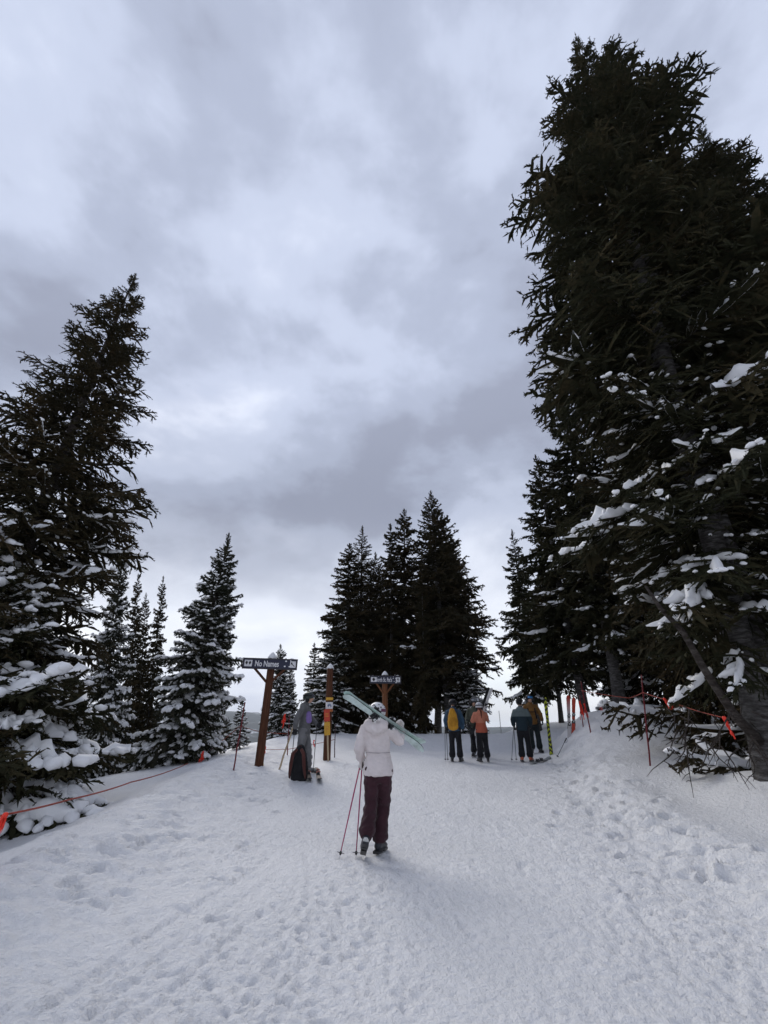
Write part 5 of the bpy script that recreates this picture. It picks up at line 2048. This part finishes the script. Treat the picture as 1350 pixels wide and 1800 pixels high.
# olive jacket, facing the camera, behind the orange jacket
pb = at(841, 1338, 16.2)
pb.z = ground(pb.x, pb.y)
p2, j2, R2_, _ = make_person(pb, math.radians(168), 'person in an olive jacket and helmet facing the camera behind the orange jacket',
                             dict(hyaw=.25, elR=(.26, -.02, 1.15), wrR=(.25, .16, .98), dR=(0, .5, -.6)), fabric('olive_jacket', (0.075, 0.082, 0.062), 0.85), TR_BLACK, 1.0, 0.023, BLACK, BLACK_PL, GREY_PL, group=grp)
helmet(p2, j2['head'], R2_, plastic('black_helmet', (0.014, 0.014, 0.017), 0.4))
goggles(p2, j2['head'], R2_, BLACK, plastic('grey_lens', (0.25, 0.27, 0.30), 0.15, 0.6), BLACK_PL, up=0.045)
hair_cap(p2, j2['head'] + Vector((0, 0.0, -.04)), R2_, HAIR, 1.02)
for px, lb in ((835.5, 'ski pole standing between the blue jacket and the orange jacket'), (839, 'second ski pole of the person in olive, crossing the first')):
    h = to_world(p2, j2['wrR'])
    q = at(px, 1337, 15.9)
    q.z = ground(q.x, q.y)
    ski_pole(h + (h - q).normalized() * .12, q, lb, BLACK_PL, 'black ski poles of the group')

# orange jacket with skis on the shoulder
pc = at(852, 1345, GY)
pc.z = ground(pc.x, pc.y)
JK_OR = shaded_two('orange_jacket', (0.46, 0.115, 0.068), (0.56, 0.21, 0.135), 1.06)
p3, j3, R3_, _ = make_person(pc, 0.05, 'person in an orange jacket and pale helmet carrying white skis',
                             dict(hyaw=-.3, elR=(.27, .10, 1.22), wrR=(.08, .26, 1.38), dR=(-.5, .3, .6), bR=(0, .6, -.4), elL=(-.27, .04, 1.17), wrL=(-.19, .24, 1.20), dL=(.2, .5, .6)),
                             JK_OR, TR_BLACK, 0.94, 0.022, BLACK, BLACK_PL, GREY_PL, female=True, group=grp)
helmet(p3, j3['head'], R3_, plastic('pale_helmet', (0.55, 0.55, 0.57), 0.45), k=.94)
goggles(p3, j3['head'], R3_, fabric('grey_strap', (0.12, 0.12, 0.13), 0.8), GLASS_D, BLACK_PL, k=.94)
hair_cap(p3, j3['head'] + Vector((0, 0, -.05)), R3_, fabric('auburn_hair', (0.10, 0.03, 0.018), 0.6, .3, .5), .94, tail=.20)
WSKI = fabric('white_ski', (0.74, 0.74, 0.75), 0.4, 0.1, 0.05)
DSKI = fabric('charcoal_ski', (0.03, 0.032, 0.036), 0.4, 0.2, 0.05)
ga_ = 'skis of the person in orange'
ski_thing('ski', at(864, 1209, 15.1), at(834, 1292, 15.65), (.45, -.85, .25), 'white ski pointing up over the shoulder of the person in orange', WSKI, DSKI, 0.125, ga_, binding=True)
ski_thing('ski', at(860, 1209, 15.16), at(830, 1292, 15.72), (-.45, .85, -.25), 'dark ski behind the white one on the shoulder of the person in orange', DSKI, DSKI, 0.125, ga_, binding=True)

# grey over navy jacket, beanie
pd = at(926, 1338, GY)
pd.z = ground(pd.x, pd.y)
JK_NAVY = shaded_two('grey_navy_jacket', (0.018, 0.034, 0.045), (0.13, 0.165, 0.17), 1.24)
p4, j4, R4_, _ = make_person(pd, -0.35, 'person in a grey and navy jacket and black beanie seen from behind',
                             dict(hyaw=-.45, elL=(-.27, .0, 1.15), wrL=(-.27, .14, .98), elR=(.27, .03, 1.15), wrR=(.24, .20, 1.0), dL=(0, .5, -.6)),
                             JK_NAVY, TR_BLACK, 1.0, 0.022, BLACK, plastic('orange_boot', (0.48, 0.11, 0.05), 0.4), BLACK_PL, group=grp)
v = Vol()
v.ball(j4['head'] + Vector((0, -.012, .045)), (.095, .112, .105), R4_)
v.tube([j4['head'] + R4_ @ V3(0, -.012, .0), j4['head'] + R4_ @ V3(0, -.012, .035)], [(.096, .115), (.100, .118)])
v.fuse('beanie', fabric('black_knit', (0.02, 0.02, 0.021), 0.95, 0.2, 0.6), p4, 0.012, 2, 0.003, 30, 3)
for px, lb in ((899, 'black ski pole slanting out left of the grey and navy jacket'), (907.5, 'steeper black ski pole beside the grey and navy jacket')):
    h = to_world(p4, j4['wrL'])
    q = at(px, 1337, GY)
    q.z = ground(q.x, q.y)
    ski_pole(h + (h - q).normalized() * .12, q, lb, BLACK_PL, 'black ski poles of the group')

# brown jacket, blue goggles, facing the camera
pe = at(944, 1326, 16.6)
pe.z = ground(pe.x, pe.y)
p5, j5, R5_, _ = make_person(pe, math.radians(172), 'person in a brown jacket and blue goggles facing the camera',
                             dict(hyaw=.15, elL=(-.29, .0, 1.16), wrL=(-.30, .12, .95), dL=(0, .2, -.9), elR=(.25, .05, 1.15), wrR=(.12, .22, 1.05)),
                             fabric('brown_jacket', (0.19, 0.095, 0.028), 0.85, .2), fabric('dark_trousers', (0.018, 0.024, 0.026), 0.85, 0.3), 1.03, 0.023, BLACK, BLACK_PL, GREY_PL, group=grp)
helmet(p5, j5['head'], R5_, plastic('black_helmet', (0.014, 0.014, 0.017), 0.4), k=1.03)
goggles(p5, j5['head'], R5_, BLACK, plastic('blue_lens', (0.02, 0.20, 0.50), 0.12, 0.8), BLACK_PL, k=1.05, up=0.02)
v = Vol()
for s in (-1, 1):
    v.tube([(s * .10, -.02, 1.46), (s * .115, .13, 1.36), (s * .12, .155, 1.2), (s * .14, .13, 1.05)], [(.022, .008)] * 4, seg=8)
v.tube([(-.12, .155, 1.26), (0, .165, 1.255), (.12, .155, 1.26)], [(.010, .006)] * 3, xref=(0, 0, 1), seg=8)
v.raw('harness', BLACK, p5, True)


def chevron_mat():
    m, t, b = principled('chevron_topsheet', (0.55, 0.62, 0.02), 0.4, 0.4)
    tc = N(t, 'ShaderNodeTexCoord')
    sp = N(t, 'ShaderNodeSeparateXYZ')
    t.links.new(tc.outputs['Object'], sp.inputs[0])
    z = math_node(t, 'MULTIPLY', sp.outputs[2], 7.5)
    zig = math_node(t, 'PINGPONG', math_node(t, 'MULTIPLY', math_node(t, 'ADD', sp.outputs[0], math_node(t, 'MULTIPLY', sp.outputs[2], 0.098)), 9.0), 0.5)
    n = N(t, 'ShaderNodeTexNoise', Scale=9.0, Detail=1.0)
    t.links.new(tc.outputs['Object'], n.inputs['Vector'])
    f = math_node(t, 'FRACT', math_node(t, 'ADD', math_node(t, 'ADD', z, zig), math_node(t, 'MULTIPLY', n.outputs['Fac'], 0.5)))
    t.links.new(ramp(t, f, [(0.0, (0.015, 0.016, 0.014)), (0.52, (0.50, 0.58, 0.03))], 'CONSTANT'), b.inputs['Base Color'])
    return m


CHEV = chevron_mat()
gy = 'yellow and black skis stood upright'
tb, tt = at(968.5, 1326, 15.6), at(957.5, 1226, 15.6)
tb.z = ground(tb.x, tb.y) - 0.03
ski_thing('ski', tb, tt, (.12, -1, .1), 'yellow ski with black chevrons standing upright in the snow', CHEV, DSKI, 0.105, gy, binding=False)
o_ = Vector((.022, .03, 0))
ski_thing('ski', tb + o_, tt + o_, (-.12, 1, -.1), 'dark back ski standing base to base behind the yellow chevron ski', DSKI, DSKI, 0.118, gy, binding=False)

# split ski with bindings lying at the feet of the group
s0, s1 = at(931, 1338, 14.35), at(966, 1327, 15.3)
for q in (s0, s1):
    q.z = ground(q.x, q.y) + 0.02
ski_thing('ski', s0, s1, (0, -.15, 1), 'short grey ski with black bindings lying at the orange boots', fabric('grey_topsheet', (0.22, 0.24, 0.25), 0.5, .3, .05), DSKI, 0.14, None)

# red and white skis stuck upright in the mound
RWSKI = shaded_two('red_white_ski', (0.62, 0.60, 0.60), (0.55, 0.06, 0.035), 0.35, 0.12, 0.4)
RSKI = fabric('red_ski', (0.52, 0.07, 0.04), 0.4, 0.2, 0.05)
gr = 'red skis planted in the mound'
for (bx, by), (tx, ty), m, lb in (((999, 1288), (998.5, 1222), RWSKI, 'white ski with a red tip planted upright in the mound, left one'),
                                  ((1006, 1283), (1008.5, 1226), RSKI, 'red ski planted upright in the mound, right one')):
    q = at(bx, by, 15.6)
    q.z = ground(q.x, q.y) - 0.1
    ski_thing('ski', q, at(tx, ty, 15.5), (-.25, -1, .1), lb, m, RSKI, 0.115, gr, binding=True)
q0, q1 = at(993, 1284, 15.3), at(974, 1305, 15.0)
for q in (q0, q1):
    q.z = ground(q.x, q.y) + 0.05
q0.z += 0.16
ski_pole(q0, q1, 'black ski pole lying against the foot of the mound', BLACK_PL, 'ski poles dropped by the mound')
